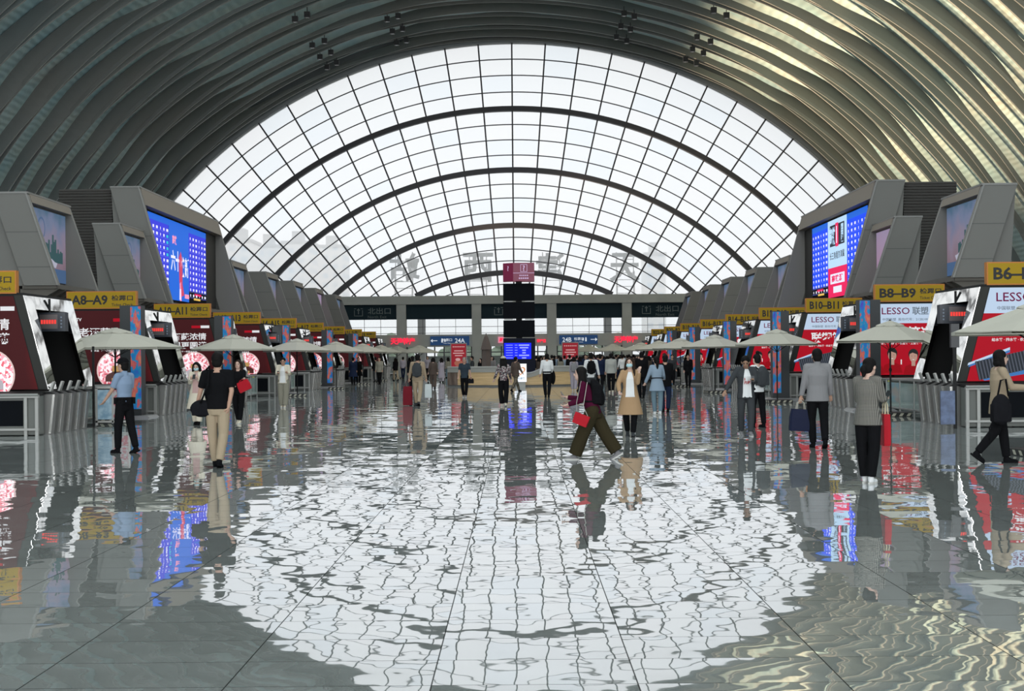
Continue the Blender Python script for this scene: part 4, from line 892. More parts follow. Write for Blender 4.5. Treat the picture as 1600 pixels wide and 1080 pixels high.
hair_m = mat('hair_black', (0.006, 0.005, 0.005), 0.75, spec=.12); hair_b = mat('hair_brown', (0.022, 0.012, 0.008), 0.7, spec=.12); hair_g = mat('hair_grey', (.16, .15, .14), .6)
eye_m = mat('eye_dark', (0.02, 0.012, 0.01), 0.3); lip_m = mat('lips', (0.30, 0.09, 0.08), 0.5); mask_m = mat('mask_blue', (0.38, 0.58, 0.62), 0.8); sole_m = mat('shoe_sole', (.5, .49, .46), .7)
def cloth(name, c, bump=.35, sc=9): return mat('cloth_'+name, c, .95, bump=bump, bscale=sc, spec=.04)
CL = dict(black=cloth('black', (.007, .007, .008)), navy=cloth('navy', (.012, .018, .04)), lightblue=cloth('lightblue', (.20, .265, .37)), beige=cloth('beige', (.30, .23, .16)), khaki=cloth('khaki', (.33, .26, .18)),
          cream=cloth('cream', (.58, .52, .42)), white=cloth('white', (.66, .66, .66)), greyk=cloth('greyk', (.24, .225, .18)), grey=cloth('grey', (.20, .195, .20)), dgrey=cloth('dgrey', (.045, .048, .052)), slate=cloth('slate', (.03, .042, .055)),
          olive=cloth('olive', (.032, .026, .014)), maroon=cloth('maroon', (.055, .006, .022)), tan=cloth('tan', (.34, .22, .125)), denim=cloth('denim', (.22, .28, .35)), jeans=cloth('jeans', (.13, .19, .23)), pink=cloth('pink', (.45, .30, .28)),
          brown=cloth('brown', (.08, .06, .05)), lilac=cloth('lilac', (.32, .29, .33)), hood=cloth('hood', (.33, .33, .30)), red=cloth('red', (.45, .01, .02)), camo=noise_mat('cloth_camo', [(.4, (.03, .025, .015)), (.55, (.12, .10, .07))], 14, .9),
          floral=voro_mat('cloth_floral', [(0, (.03, .025, .03)), (.35, (.24, .20, .20)), (.6, (.12, .05, .06)), (.8, (.38, .34, .33))], 26), blazer=cloth('blazer', (.30, .235, .165)))
def check_mat():
    m = mat('cloth_check', (.1, .1, .1), .9, spec=.1); nt = m.node_tree; b = nt.nodes['Principled BSDF']; tc = nt.nodes.new('ShaderNodeTexCoord')
    w = []
    for d in ('X', 'Z'):
        q = nt.nodes.new('ShaderNodeTexWave'); q.bands_direction = d; q.inputs['Scale'].default_value = 17; nt.links.new(tc.outputs['Object'], q.inputs['Vector']); w.append(q)
    a = nt.nodes.new('ShaderNodeMath'); a.operation = 'ADD'; nt.links.new(w[0].outputs['Fac'], a.inputs[0]); nt.links.new(w[1].outputs['Fac'], a.inputs[1])
    h = nt.nodes.new('ShaderNodeMath'); h.operation = 'MULTIPLY'; nt.links.new(a.outputs[0], h.inputs[0]); h.inputs[1].default_value = .5
    nt.links.new(ramp(nt, h.outputs[0], [(.25, (.045, .043, .04)), (.8, (.24, .225, .20))]), b.inputs['Base Color']); return m
CL['check'] = check_mat()
def person(label, pos, yaw, H=1.72, fem=False, lean=0, lean_side=0, legs=((8, 5), (-8, 5)), arms=((5, 8, 10), (5, 8, 10)), head=(0, 0), top='black', bottom='black', shoes='black', hair='short', hcol=None,
           sleeve='long', topcut='shirt', flare=0, near=False, mask=False, backpack=None, hems=None, inner=None, group=None, sk=None, wide=1.07, collar=None, hand_out=(0, 0), belt=None, print_=None, cap=None, cat='person'):
    """legs: (hip swing, knee bend) left,right; arms: (forward swing, outward, elbow bend) left,right; faces +Y before turning by yaw"""
    S = H/1.75; sk = sk or (skin2 if fem else skin_m); hm = hcol or hair_m
    vox = .009 if near else .014
    root = thing('person', label, cat, (pos[0], pos[1], 0), group, rz=R(yaw))
    Rt, F, Up = V(1, 0, 0), V(0, 1, 0), V(0, 0, 1)
    arms = tuple((a_[0], max(3, a_[1]-4))+tuple(a_[2:]) for a_ in arms)
    M = Matrix.Rotation(-R(lean), 3, 'X') @ Matrix.Rotation(R(lean_side), 3, 'Y'); U, Fb, Rb = M @ Up, M @ F, M @ Rt
    hipw = .09*S; hip = V(0, 0, .93*S)
    sw = (.150 if fem else .178)*S*(.5+.5*wide); sh = hip+U*(.49*S); neck = hip+U*(.545*S)
    # ---- joints
    J = {}
    for i, sd in enumerate((-1, 1)):
        h, kn = legs[i]; a = R(h); th = V(0, math.sin(a), -math.cos(a)); a2 = a-R(kn); shn = V(0, math.sin(a2), -math.cos(a2))
        hp = hip+Rt*(hipw*sd)-Up*.02; k = hp+th*(.43*S)+Rt*(sd*.005); an = k+shn*(.42*S)-Rt*(sd*.035*S); J['leg', sd] = (hp, k, an, a2)
        fs, ou, el = arms[i][:3]; tw = arms[i][3] if len(arms[i]) > 3 else 0
        s0 = sh+Rb*(sw*sd); d = (U*(-math.cos(R(fs))*math.cos(R(ou)))+Fb*(math.sin(R(fs))*math.cos(R(ou)))+Rb*(sd*math.sin(R(ou)))).normalized()
        e = s0+d*(.28*S); ax = (Rb*math.cos(R(tw))+Fb*math.sin(R(tw))*sd).normalized()
        d2 = (Matrix.Rotation(R(el), 3, ax) @ d).normalized(); w = e+d2*(.25*S); J['arm', sd] = (s0, e, w, d2, ax)
    low = min(J['leg', sd][2].z-(.085*S)*math.cos(min(0, J['leg', sd][3]))+min(0, math.sin(J['leg', sd][3]))*.12*S*0 for sd in (-1, 1))
    dz = -low
    root.location.z = 0
    sft = V(0, 0, dz)
    hip = hip+sft; sh += sft; neck += sft
    for k_ in list(J): J[k_] = tuple(x+sft if (isinstance(x, Vector) and n_ < 3) else x for n_, x in enumerate(J[k_]))
    # ---- head
    hy, hpit = head; Hm = M @ Matrix.Rotation(R(hy), 3, 'Z') @ Matrix.Rotation(-R(hpit), 3, 'X') if False else Matrix.Rotation(R(hy), 3, 'Z') @ Matrix.Rotation(-R(hpit)-R(lean)*.4, 3, 'X')
    hu, hf, hr = Hm @ Up, Hm @ F, Hm @ Rt; hc = neck+U*(.035*S)+hu*(.105*S)+hf*(.03*S); S0 = S; S = S*1.10
    b = MB()
    b.ball(hc+hu*.018*S-hf*.01*S, .074*S, .093*S, .096*S, Hm); b.ball(hc-hu*.045*S+hf*.022*S, .058*S, .066*S, .072*S, Hm)
    b.ball(hc-hu*.012*S+hf*.091*S, .012*S, .018*S, .024*S, Hm, 8, 6)
    for sd in (-1, 1): b.ball(hc-hu*.008*S+hr*(sd*.076*S), .012*S, .022*S, .032*S, Hm, 8, 6)
    HS, S = S, S0
    limb(b, [neck-U*.06*S, hc-hu*.06*S-hf*.015*S], [.060*S, .055*S])
    for sd in (-1, 1): limb(b, [neck-U*.035*S+Rb*sd*.03*S, sh+Rb*(sw*sd)+U*.0*S], [.05*S, .048*S])
    cw, cd = (.145, .10) if fem else (.165, .115)
    tor = [(-.09, .15, .10), (0, .16, .108), (.16, .125 if fem else .145, .09), (.34, cw, cd), (.46, cw*.98, .085), (.52, .07, .06)]
    b.loft([ell(hip+U*(h*S), Rb, Fb, rx*S*wide, ry*S*wide) for h, rx, ry in tor])
    for sd in (-1, 1):
        hp, k, an, a2 = J['leg', sd]; limb(b, [hp, k, an], [.078*S, .05*S, .037*S])
        s0, e, w, d2, ax = J['arm', sd]; limb(b, [s0, e, w], [.046*S, .037*S, .026*S])
        # hand: palm, four fingers of unequal length, thumb from the side
        pn = ax.cross(d2).normalized(); across = d2.cross(pn).normalized()
        pw = w+d2*(.045*S); b.ball(pw, .036*S, .045*S, .015*S, Matrix((across, d2, pn)).transposed(), 10, 7)
        curl = R(28 if arms[i][2] < 40 else 50)
        for q, ln in enumerate((.062, .072, .068, .052)):
            r0 = pw+d2*(.036*S)+across*((q-1.5)*.0185*S); dd = d2*math.cos(curl*.5)+pn*math.sin(curl*.5); r1 = r0+dd*(ln*.5*S); d3 = d2*math.cos(curl*1.5)+pn*math.sin(curl*1.5)
            limb(b, [r0, r1, r1+d3*(ln*.5*S)], [.0085*S, .008*S, .007*S])
        t0 = w+d2*(.03*S)-across*(sd*.024*S); limb(b, [t0, t0+(d2*.6-across*sd*.7+pn*.25).normalized()*.038*S, t0+(d2*.85-across*sd*.5+pn*.35).normalized()*.062*S], [.012*S, .010*S, .008*S])
    remesh(b, 'body', sk, root, .0075 if near else vox, 1)
    # ---- face
    S = HS
    if near or mask:
        if not mask:
            bb = MB(); bb.ball(hc-hu*.052*S+hf*.083*S, .024*S, .008*S, .007*S, Hm, 8, 5); bb.build('mouth', lip_m, root, True)
        for sd in (-1, 1): bb = MB(); bb.ball(hc+hu*.012*S+hf*.080*S+hr*(sd*.031*S), .014*S, .007*S, .0075*S, Hm, 8, 5); bb.build('eye', eye_m, root, True); bb = MB(); bb.ball(hc+hu*.034*S+hf*.080*S+hr*(sd*.032*S), .018*S, .007*S, .004*S, Hm, 8, 5); bb.build('eyebrow', hm, root, True)
    if mask: bb = MB(); bb.ball(hc-hu*.045*S+hf*.035*S, .066*S, .068*S, .048*S, Hm, 16, 10); bb.build('face_mask', mask_m, root, True)
    # ---- hair
    b = MB(); hs = .0 if hair != 'bald' else -.03
    b.ball(hc+hu*.036*S-hf*.022*S, .086*S, .097*S, .090*S, Hm); b.ball(hc-hu*.02*S-hf*.045*S, .078*S, .062*S, .085*S, Hm)
    if hair in ('long', 'longwave'):
        for sd in (-.06, -.03, 0, .03, .06): limb(b, [hc+hu*.02*S-hf*.045*S+hr*sd*S, hc-hu*.14*S-hf*.07*S+hr*sd*1.3*S, hc-hu*.33*S-hf*(.075 if lean < 20 else .05)*S+hr*sd*1.35*S], [.05*S, .045*S, .03*S])
        for sd in (-1, 1): limb(b, [hc+hu*.05*S+hr*(sd*.066*S)+hf*.01*S, hc-hu*.06*S+hr*(sd*.085*S)-hf*.005*S, hc-hu*.25*S+hr*(sd*.105*S)+hf*.01*S], [.028*S, .03*S, .022*S])
    if hair == 'bun': b.ball(hc-hu*.055*S-hf*.12*S, .045*S, .045*S, .06*S, Hm); b.ball(hc-hu*.10*S-hf*.10*S, .03*S, .03*S, .06*S, Hm)
    if hair == 'pony': limb(b, [hc+hu*.02*S-hf*.1*S, hc-hu*.1*S-hf*.14*S, hc-hu*.28*S-hf*.12*S], [.035*S, .04*S, .018*S])
    if hair == 'topbun': b.ball(hc+hu*.15*S-hf*.04*S, .045*S, .045*S, .04*S, Hm)
    if hair == 'bob': limb(b, [hc+hr*.07*S-hf*.02*S, hc-hu*.11*S+hr*.08*S], [.035*S, .035*S]); limb(b, [hc-hr*.07*S-hf*.02*S, hc-hu*.11*S-hr*.08*S], [.035*S, .035*S]); b.ball(hc-hu*.07*S-hf*.05*S, .085*S, .06*S, .06*S, Hm)
    remesh(b, 'hair', hm, root, .012, 2)
    if cap: b = MB(); b.ball(hc+hu*.065*S-hf*.01*S, .092*S, .105*S, .075*S, Hm); b.ball(hc+hu*.05*S+hf*.10*S, .06*S, .06*S, .012*S, Hm); remesh(b, 'cap', cap, root, .012, 1)
    S = S0
    # ---- trousers
    b = MB(); g = 1.0+flare*.25
    b.loft([ell(hip+U*(h*S)*1.0, Rt, F, rx*S*wide, ry*S*wide) for h, rx, ry in ((-.15, .13, .105), (-.07, .168, .122), (.02, .162, .118), (.10, .15, .11))])
    for sd in (-1, 1):
        hp, k, an, a2 = J['leg', sd]; sv = (an-k).normalized(); end = an-sv*(.01*S) if bottom != 'skirt' else an
        limb(b, [hp, k, end], [.100*S*g, .077*S*(1+flare*.5), (.061+.05*flare)*S], capped=False)
        fr = (.3, .7)
        for f in fr: b.ball(k+(an-k)*f, (.062+.035*flare*f)*S, (.060+.035*flare*f)*S, .05*S, None, 10, 6)
    remesh(b, 'skirt' if topcut == 'dress' else 'trousers', CL[bottom], root, vox*1.15, 2)
    # ---- shoes
    for sd in (-1, 1):
        hp, k, an, a2 = J['leg', sd]; pit = min(0, a2)*.9 if a2 < -.25 else 0; Fm = Matrix.Rotation(pit, 3, 'X'); ff, fu = Fm @ F, Fm @ Up
        b = MB(); base = an-fu*(.045*S); b.ball(base+ff*.02*S, .042*S, .075*S, .05*S, Fm, 12, 8); b.ball(base+ff*.105*S-fu*.012*S, .045*S, .085*S, .034*S, Fm, 12, 8); limb(b, [an, base], [.045*S, .04*S])
        sc_ = CL.get(shoes); so = remesh(b, 'shoe', sc_, root, .011, 1)
        b = MB(); q = base-fu*.036*S; b.loft([[q+ff*((.055+math.cos(t_)*.135)*S)+Rt*(math.sin(t_)*.046*S*(1.05 if math.cos(t_) > 0 else .85))+fu*h_ for t_ in [math.tau*i_/18 for i_ in range(18)]] for h_ in (-.012*S, .014*S)])
        b.build('sole', sole_m if shoes in ('white', 'cream', 'grey') else CL['black'], so)
    # ---- top
    b = MB(); e_ = .018*S; hem = {'shirt': -.10, 'jacket': -.16, 'coat': -.55, 'long': -.34, 'tuck': .03, 'dress': -.62}[topcut] if hems is None else hems
    fl = {'shirt': 1.0, 'jacket': 1.07, 'coat': 1.5, 'long': 1.28, 'tuck': .95, 'dress': 1.35}[topcut]
    bulk = 1.0 if topcut in ('shirt', 'tuck') else 1.07
    prof = [(hem, .17*fl, .125*fl*(1.1 if topcut == 'coat' else 1)), (hem*.5, .168*(1+(fl-1)*.5), .124*(1+(fl-1)*.5)), (.0, .165, .122), (.16, .135 if fem else .155, .105), (.34, cw+.012, cd+.016), (.45, cw+.005, .098), (.505, .085, .07)]
    if topcut == 'tuck': prof = prof[2:]
    def uu(h): return U if h >= 0 else Up     # skirts of coats hang straight down
    b.loft([ell(hip+uu(h)*(h*S), Rb if h >= 0 else Rt, Fb if h >= 0 else F, rx*S*wide*bulk, ry*S*wide*bulk, 20) for h, rx, ry in prof])
    for sd in (-1, 1):
        s0, e, w, d2, ax = J['arm', sd]; k_ = bulk
        if sleeve == 'long': limb(b, [s0-U*.012, e, w-d2*.012*S], [.064*S*k_, .052*S*k_, .042*S*k_], capped=False)
        elif sleeve == 'short': limb(b, [s0-U*.012, s0+(e-s0)*.82], [.066*S, .060*S], capped=False)
    for sd in (-1, 1): limb(b, [neck-U*.045*S+Rb*sd*.045*S, sh+Rb*(sw*sd)-U*.004], [.058*S*(.97+.03*bulk), .064*S*bulk])
    if collar: limb(b, [hip+U*.50*S, hip+U*.55*S], [.072*S, .066*S])
    topo = remesh(b, 'dress' if topcut == 'dress' else {'coat': 'coat', 'jacket': 'jacket', 'long': 'tunic'}.get(topcut, 'shirt'), CL[top], root, vox*1.1, 2)
    if inner:          # strip of the shirt under an open jacket
        b = MB(); rows = [(max(hem+.02, -.12 if topcut != 'coat' else -.06), .10, .128), (0, .09, .128), (.16, .085, .118), (.34, .075, cd+.032), (.45, .05, .108), (.50, .035, .082)]
        for (h0, w0, d0), (h1, w1, d1) in zip(rows[:-1], rows[1:]):
            q = []
            for hh, ww, dd, sg in ((h0, w0, d0, -1), (h0, w0, d0, 0), (h0, w0, d0, 1), (h1, w1, d1, 1), (h1, w1, d1, 0), (h1, w1, d1, -1)):
                q.append(hip+(U if hh >= 0 else Up)*(hh*S)+Rb*(sg*ww*S*wide)+Fb*((dd*bulk*wide+(.006 if sg == 0 else -.012))*S))
            b.poly([q[0], q[1], q[4], q[5]]); b.poly([q[1], q[2], q[3], q[4]])
        io = b.build('inner_shirt', CL[inner], root, True)
        if print_:
            pb = MB(); c = hip+U*.25*S+Fb*((.125*bulk*wide+.012)*S); pb.text('拒绝\n内耗', c, .15*S, Rb*-1, U, 'C', bold=.03); pb.build('shirt_print', mat('print_red', (.35, .03, .03), .8), root)
    if belt: b = MB(); b.loft([ell(hip+U*(h*S), Rb, Fb, (.168 if belt != 'thin' else .175)*S*wide*bulk, .128*S*wide*bulk, 20) for h in ((.035, .095) if belt != 'thin' else (.13, .155))]); bo = b.build('belt', CL['black'], root, True)
    if belt == 'duty':
        for a_ in (-2.4, -1.7, -.9, 0, 2.9): b = MB(); c = hip+U*.04*S+Rb*(.18*math.cos(a_)*S)+Fb*(.135*math.sin(a_)*S); b.box(c.x-.035, c.x+.035, c.y-.03, c.y+.03, c.z-.07, c.z+.05); b.build('pouch', CL['black'], bo)
    if backpack:
        t = None; bp = MB(); c = hip+U*.27*S-Fb*(.19*S); bp.ball(c, .17*S, .11*S, .26*S, M, 14, 10); bp.box(c.x-.15*S, c.x+.15*S, c.y-.08, c.y+.08, c.z-.21*S, c.z+.13*S)
        bb = MB()
        for sd in (-1, 1): bb.tube([hip+U*.45*S-Fb*.14*S+Rb*sd*.09*S, hip+U*.53*S+Rb*sd*.10*S-Fb*.01, hip+U*.42*S+Fb*(cd+.03)*S+Rb*sd*.11*S, hip+U*.2*S+Fb*.08*S+Rb*sd*.165*S, hip+U*.12*S-Fb*.12*S+Rb*sd*.13*S], .018*S, 6)
        W_ = Matrix.Translation(root.location) @ Matrix.Rotation(R(yaw), 4, 'Z')
        bt = bpy.data.objects.new('backpack', None); COL.objects.link(bt); bt.matrix_world = W_; bt['label'] = backpack[1]; bt['category'] = 'backpack'
        remesh(bp, 'pack_body', CL[backpack[0]], bt, .014, 2); bb.build('strap', CL['black'], bt, True)
    W_ = Matrix.Translation(root.location) @ Matrix.Rotation(R(yaw), 4, 'Z')
    root_j = {('hand', sd): W_ @ (J['arm', sd][2]+J['arm', sd][3]*(.075*S)) for sd in (-1, 1)}
    root_j['W'] = W_; root_j['hip'] = hip; root_j['sh'] = sh; root_j['o'] = root; root_j['hc'] = hc
    return root_j
L_, R_ = ('hand', -1), ('hand', 1)
def bag(name, label, cat, hand, w, h, d, m, rz=0, drop=.16, tilt=0, hm=None, handle=True, extra=None):
    """bag hanging below a hand; handle loop reaches the fingers"""
    z = hand.z-drop-h
    t = thing(name, label, cat, (hand.x, hand.y, max(z, 0.02)), rz=rz); t.rotation_euler = (0, tilt, rz)
    b = MB(); f = .88
    b.loft([[V(x*w/2*s_, y*d/2*s_, zz) for x, y in ((-1, -.6), (-.9, -1), (.9, -1), (1, -.6), (1, .6), (.9, 1), (-.9, 1), (-1, .6))] for s_, zz in ((.96, 0), (1, .03), (1, h*.6), (f, h))])
    b.build('bag_body', m, t)
    if handle:
        for y in (-d*.3, d*.3): b = MB(); b.tube([(-w*.22, y, h*.95), (-w*.16, y*.8, h+drop*.7), (0, y*.3, h+drop), (w*.16, y*.8, h+drop*.7), (w*.22, y, h*.95)], .008, 6); b.build('handle', hm or m, t)
    return t
def phone(hand, label, rz=0):
    t = MB(); t.box(-.036, .036, -.004, .004, -.07, .07); o = t.build('phone', mat('phone_dark', (.02, .02, .022), .2)); o.location = hand+V(0, 0, .03); o.rotation_euler = (R(-35), 0, rz); return tag(o, label, 'phone')
def gp(px, py): g = ground(px, py); return (g.x, g.y)
bag_black = cloth('bag_black', (.01, .01, .012), .2); red_bag = mat('bag_red', (.36, .006, .015), .6, spec=.15); navy_bag = mat('bag_navy', (.005, .008, .03), .6, spec=.2)
# P1 officer
j = person('police officer in light blue short-sleeved shirt and black trousers walking left', gp(195, 708), 62, 1.72, legs=((9, 3), (-9, 12)), arms=((24, 8, 16), (4, 4, 20)), top='lightblue', bottom='black', sleeve='short', topcut='tuck', near=True, belt='duty', head=(8, 0), collar=1, wide=.98, cap=CL['black'])
# P2 man in black
j = person('man in black polo shirt and beige trousers walking away with shoulder bag', gp(341, 730), 0, 1.80, legs=((6, 2), (-6, 14)), arms=((4, 20, 8), (-12, 12, 22, 60)), top='black', bottom='khaki', sleeve='short', topcut='shirt', near=True, wide=1.12, hems=-.06)
q = j['W']; c = q @ V(-.24, -.03, .92); t = thing('shoulder_bag', 'black shoulder bag at the left hip of the man in black polo', 'bag', (c.x, c.y, .80), rz=R(10)); b = MB(); b.ball((0, 0, .13), .19, .09, .14); b.box(-.16, .16, -.07, .07, .02, .2); remesh(b, 'bag_body', bag_black, t, .014, 2)
b = MB(); b.tube([(-.02, -.09, .22), (.10, -.19, .5), (.12, -.08, .80), (.06, .02, .73)], .016, 6); b.build('shoulder_strap', CL['black'], t, True)
# P3 masked woman behind him
j = person('long-haired woman in cream cardigan and pink dress wearing mask, looking at phone', gp(308, 664), 182, 1.62, True, legs=((6, 2), (-4, 8)), arms=((24, 4, 98, 38), (24, 4, 98, 38)), head=(0, 16), top='cream', bottom='cream', shoes='black', hair='long', topcut='coat', hems=-.5, near=True, mask=True, inner='pink', flare=.5)
phone((j[L_]+j[R_])/2, 'dark phone held by the masked woman in cream cardigan')
# P4 woman with red bag
j = person('long-haired woman in black top and leggings carrying bright red bag', gp(373, 662), 176, 1.66, True, legs=((8, 2), (-8, 10)), arms=((26, 10, 70, -20), (8, 10, 62, 40)), top='black', bottom='black', shoes='cream', hair='longwave', hcol=hair_b, topcut='shirt', near=True)
h = j[L_]; t = bag('gift_bag', 'bright red paper bag carried by the woman in black', 'bag', h+V(.06, -.05, .02), .34, .27, .12, red_bag, R(-8), .04, R(-24))
# P5 person in cream jacket
j = person('young man in cream jacket over white shirt and wide grey trousers, looking at phone', gp(443, 637), 180, 1.72, legs=((3, 2), (-3, 4)), arms=((18, 12, 84, 20), (20, 10, 80, 34)), head=(6, 18), top='cream', bottom='greyk', shoes='cream', hair='short', topcut='jacket', hems=-.10, near=True, inner='white', flare=.7)
phone(j[R_], 'dark phone held by the young man in cream jacket')
# P6 backpack man with red duffel
j = person('man in khaki jacket and beige trousers walking away with suitcase and black backpack', gp(653, 634), -4, 1.80, legs=((8, 3), (-9, 14)), arms=((2, 16, 4), (4, 14, 4)), top='beige', bottom='khaki', shoes='dgrey', topcut='jacket', hems=-.08, wide=1.08, backpack=('dgrey', 'dark grey backpack worn by the man in khaki jacket'))
t = bag('travel_bag', 'dark red upright travel bag held by the man in khaki jacket', 'bag', j[L_]+V(-.04, 0, 0), .34, .66, .26, mat('bag_deep_red', (.14, .006, .014), .7, spec=.15), 0, .22, hm=CL['maroon'])
# translucent bag
t = bag('plastic_bag', 'pale translucent plastic bag hanging right of the man in khaki jacket', 'bag', j[R_]+V(.06, .02, .0), .26, .48, .14, mat('plastic_pale', (.38, .42, .42), .3), 0, .12)
# P7
person('person in grey-brown top and dark loose trousers walking away beside parasols', gp(677, 608), 10, 1.66, True, legs=((8, 3), (-8, 12)), arms=((2, 16, 8), (4, 14, 14)), top='brown', bottom='brown', hair='bob', topcut='jacket', flare=.4)
person('woman in pale grey dress beyond the man in khaki jacket', gp(690, 598), 20, 1.62, True, top='lilac', bottom='lilac', hair='long', topcut='dress', flare=.3)
person('person in dark coat with white collar just left of man in khaki jacket', gp(645, 612), 10, 1.74, top='black', bottom='black', topcut='jacket', collar=1)
# P8 old man facing camera
j = person('grey-haired man in navy shirt and black trousers walking towards us by the desk', gp(726, 621), 178, 1.66, legs=((5, 2), (-5, 8)), arms=((2, 14, 12), (4, 12, 16)), top='slate', bottom='black', shoes='grey', hair='short', hcol=hair_g, sleeve='short', topcut='shirt', near=True)
bag('hand_bag', 'small dark bag in the left hand of the grey-haired man', 'bag', j[L_], .24, .2, .08, bag_black, 0, .03)
# P9 woman with cap
person('long-haired woman in pale cap, floral top and black trousers walking away', gp(787, 635), 4, 1.68, True, legs=((5, 2), (-6, 12)), arms=((6, 22, 18), (4, 16, 20)), top='floral', bottom='black', shoes='cream', hair='long', topcut='shirt', hems=-.04, flare=.3, cap=mat('cap_pale', (.4, .38, .3), .8), near=True)
# P10
person('person in dark top and camouflage trousers striding past the light box', gp(806, 612), -40, 1.72, legs=((24, 4), (-20, 14)), arms=((-16, 8, 20), (18, 8, 20)), top='brown', bottom='camo', topcut='jacket')
# P11 white shirt
j = person('man in white shirt and black trousers walking away right of the light box', gp(855, 621), 0, 1.78, legs=((3, 2), (-3, 5)), arms=((4, 14, 8), (6, 12, 50, 20)), top='white', bottom='black', topcut='tuck', belt='plain', near=True, wide=1.05)
t = MB(); c = j[R_]; t.ball((c.x+.06, c.y, c.z-.18), .11, .09, .30); o = remesh(t, 'folded_jacket', CL['black'], None, .016, 2); tag(o, 'dark jacket draped over the right arm of the man in white shirt', 'jacket')
# P12
person('woman in pale lilac outfit walking away beside the desk', gp(897, 611), 0, 1.64, True, legs=((6, 3), (-6, 8)), top='lilac', bottom='lilac', shoes='cream', hair='bob', topcut='shirt', flare=.4, backpack=('grey', 'small grey backpack worn by the woman in pale lilac'))
# P13
person('man in white shirt with black backpack walking away behind woman in maroon', gp(924, 626), 0, 1.80, top='white', bottom='dgrey', topcut='shirt', wide=1.05, near=True, arms=((4, 16, 10), (4, 16, 10)), backpack=('black', 'black backpack worn by the man in white shirt behind maroon jacket'))
# P14
person('person in light grey hooded jacket and black trousers walking away', gp(955, 614), 0, 1.78, top='hood', bottom='black', shoes='cream', topcut='jacket', wide=1.1, hems=-.08, collar=1)
person('person in dark jacket walking away just left of the light grey hooded jacket', gp(938, 612), 6, 1.76, top='navy', bottom='black', topcut='jacket')
# P15 woman in maroon, stooping and striding left
j = person('woman in maroon jacket and wide dark trousers striding left with backpack', gp(927, 718), 82, 1.60, True, lean=20, legs=((24, 3), (-27, 6)), arms=((26, 4, 66, 8), (34, 6, 84)), head=(2, -8), top='maroon', bottom='olive', shoes='grey', hair='long', topcut='jacket', near=True, flare=1.25, hems=-.06, backpack=('black', 'black backpack worn by the woman in maroon jacket'))
c = at(905, 655, j['o'].location.y-.35); t = thing('crossbody_bag', 'small red crossbody bag swinging before the woman in maroon jacket', 'bag', (c.x, c.y, c.z-.09), rz=R(-20)); t.rotation_euler = (0, R(22), R(-12))
b = MB(); b.box(-.12, .12, -.05, .05, 0, .17); b.box(-.125, .125, -.055, .0, .08, .18); b.build('bag_body', red_bag, t); b = MB(); Mi = (Matrix.Translation(t.location) @ t.rotation_euler.to_matrix().to_4x4()).inverted(); top_ = j['W'] @ (j['sh']+V(-.17, .02, .06)); top2 = j['W'] @ (j['sh']+V(-.17, -.08, .04)); b.tube([(-.11, 0, .17), Mi @ ((t.location+top_)/2+V(-.06, 0, 0)), Mi @ top_], .006, 6); b.tube([(.11, 0, .15), Mi @ ((t.location+top2)/2+V(0, 0, -.05)), Mi @ top2], .006, 6); b.build('chain_strap', mat('chain_grey', (.4, .38, .34), .4, .6), t)
phone(j[R_], 'dark phone in the hand of the woman in maroon jacket', R(80))
# P16 woman in trench coat
j = person('woman in tan trench coat and mask walking towards us, hand raised', gp(985, 682), 176, 1.64, True, legs=((8, 2), (-8, 14)), arms=((36, 6, 128, 20), (10, 26, 48, 40)), head=(-10, -8), top='tan', bottom='black', shoes='dgrey', hair='longwave', hcol=hair_b, topcut='coat', hems=-.46, near=True, mask=True, inner='white')
t = MB(); c = j[R_]; t.ball((c.x+.02, c.y-.03, c.z+.12), .05, .05, .16); o = remesh(t, 'red_scarf', CL['red'], None, .012, 1); bpy.data.objects.remove(o)
# P17 denim
j = person('woman in pale denim shirt with belt and light jeans walking away', gp(1027, 648), 8, 1.66, True, legs=((5, 2), (-6, 6)), arms=((12, 22, 20), (20, 20, 50)), lean=6, top='denim', bottom='jeans', shoes='white', hair='pony', topcut='long', hems=-.24, belt='thin', near=True)
person('person in black jacket walking close behind the pale denim shirt', gp(1040, 644), 0, 1.70, top='black', bottom='navy', topcut='jacket', arms=((10, 8, 30), (10, 8, 30)))
person('man in black jacket walking away between trench coat and denim shirt', gp(1003, 622), -4, 1.82, top='black', bottom='black', topcut='jacket', wide=1.1)
# P18
j = person('young man in open grey jacket and printed white shirt looking down at phone', gp(1166, 681), 184, 1.70, legs=((12, 3), (-8, 12)), arms=((14, 6, 88, 34), (-4, 34, 12)), head=(-14, 34), top='dgrey', bottom='dgrey', shoes='grey', topcut='jacket', hems=-.13, near=True, inner='white', print_=True, wide=1.04, sk=mat('skin_tan', (.30, .17, .11), .55))
phone(j[L_], 'dark phone held by the young man in open grey jacket')
person('woman with top bun in white top and black trousers behind the grey jacket', gp(1184, 668), 30, 1.70, True, top='white', bottom='black', hair='topbun', topcut='shirt', near=True, backpack=('dgrey', 'dark backpack of the woman with top bun'))
# P19
j = person('man in grey jacket and black trousers walking away, carrying navy tote', gp(1278, 700), 2, 1.79, legs=((8, 3), (-10, 20)), arms=((2, 14, 6), (4, 12, 18)), top='grey', bottom='black', shoes='black', topcut='jacket', hems=-.12, near=True, wide=1.1, collar=1)
bag('tote_bag', 'navy tote bag hanging from the left hand of the man in grey jacket', 'bag', j[L_]+V(-.03, 0, 0), .38, .40, .12, navy_bag, R(8), .16, R(4), hm=mat('handle_pale', (.35, .33, .28), .6))
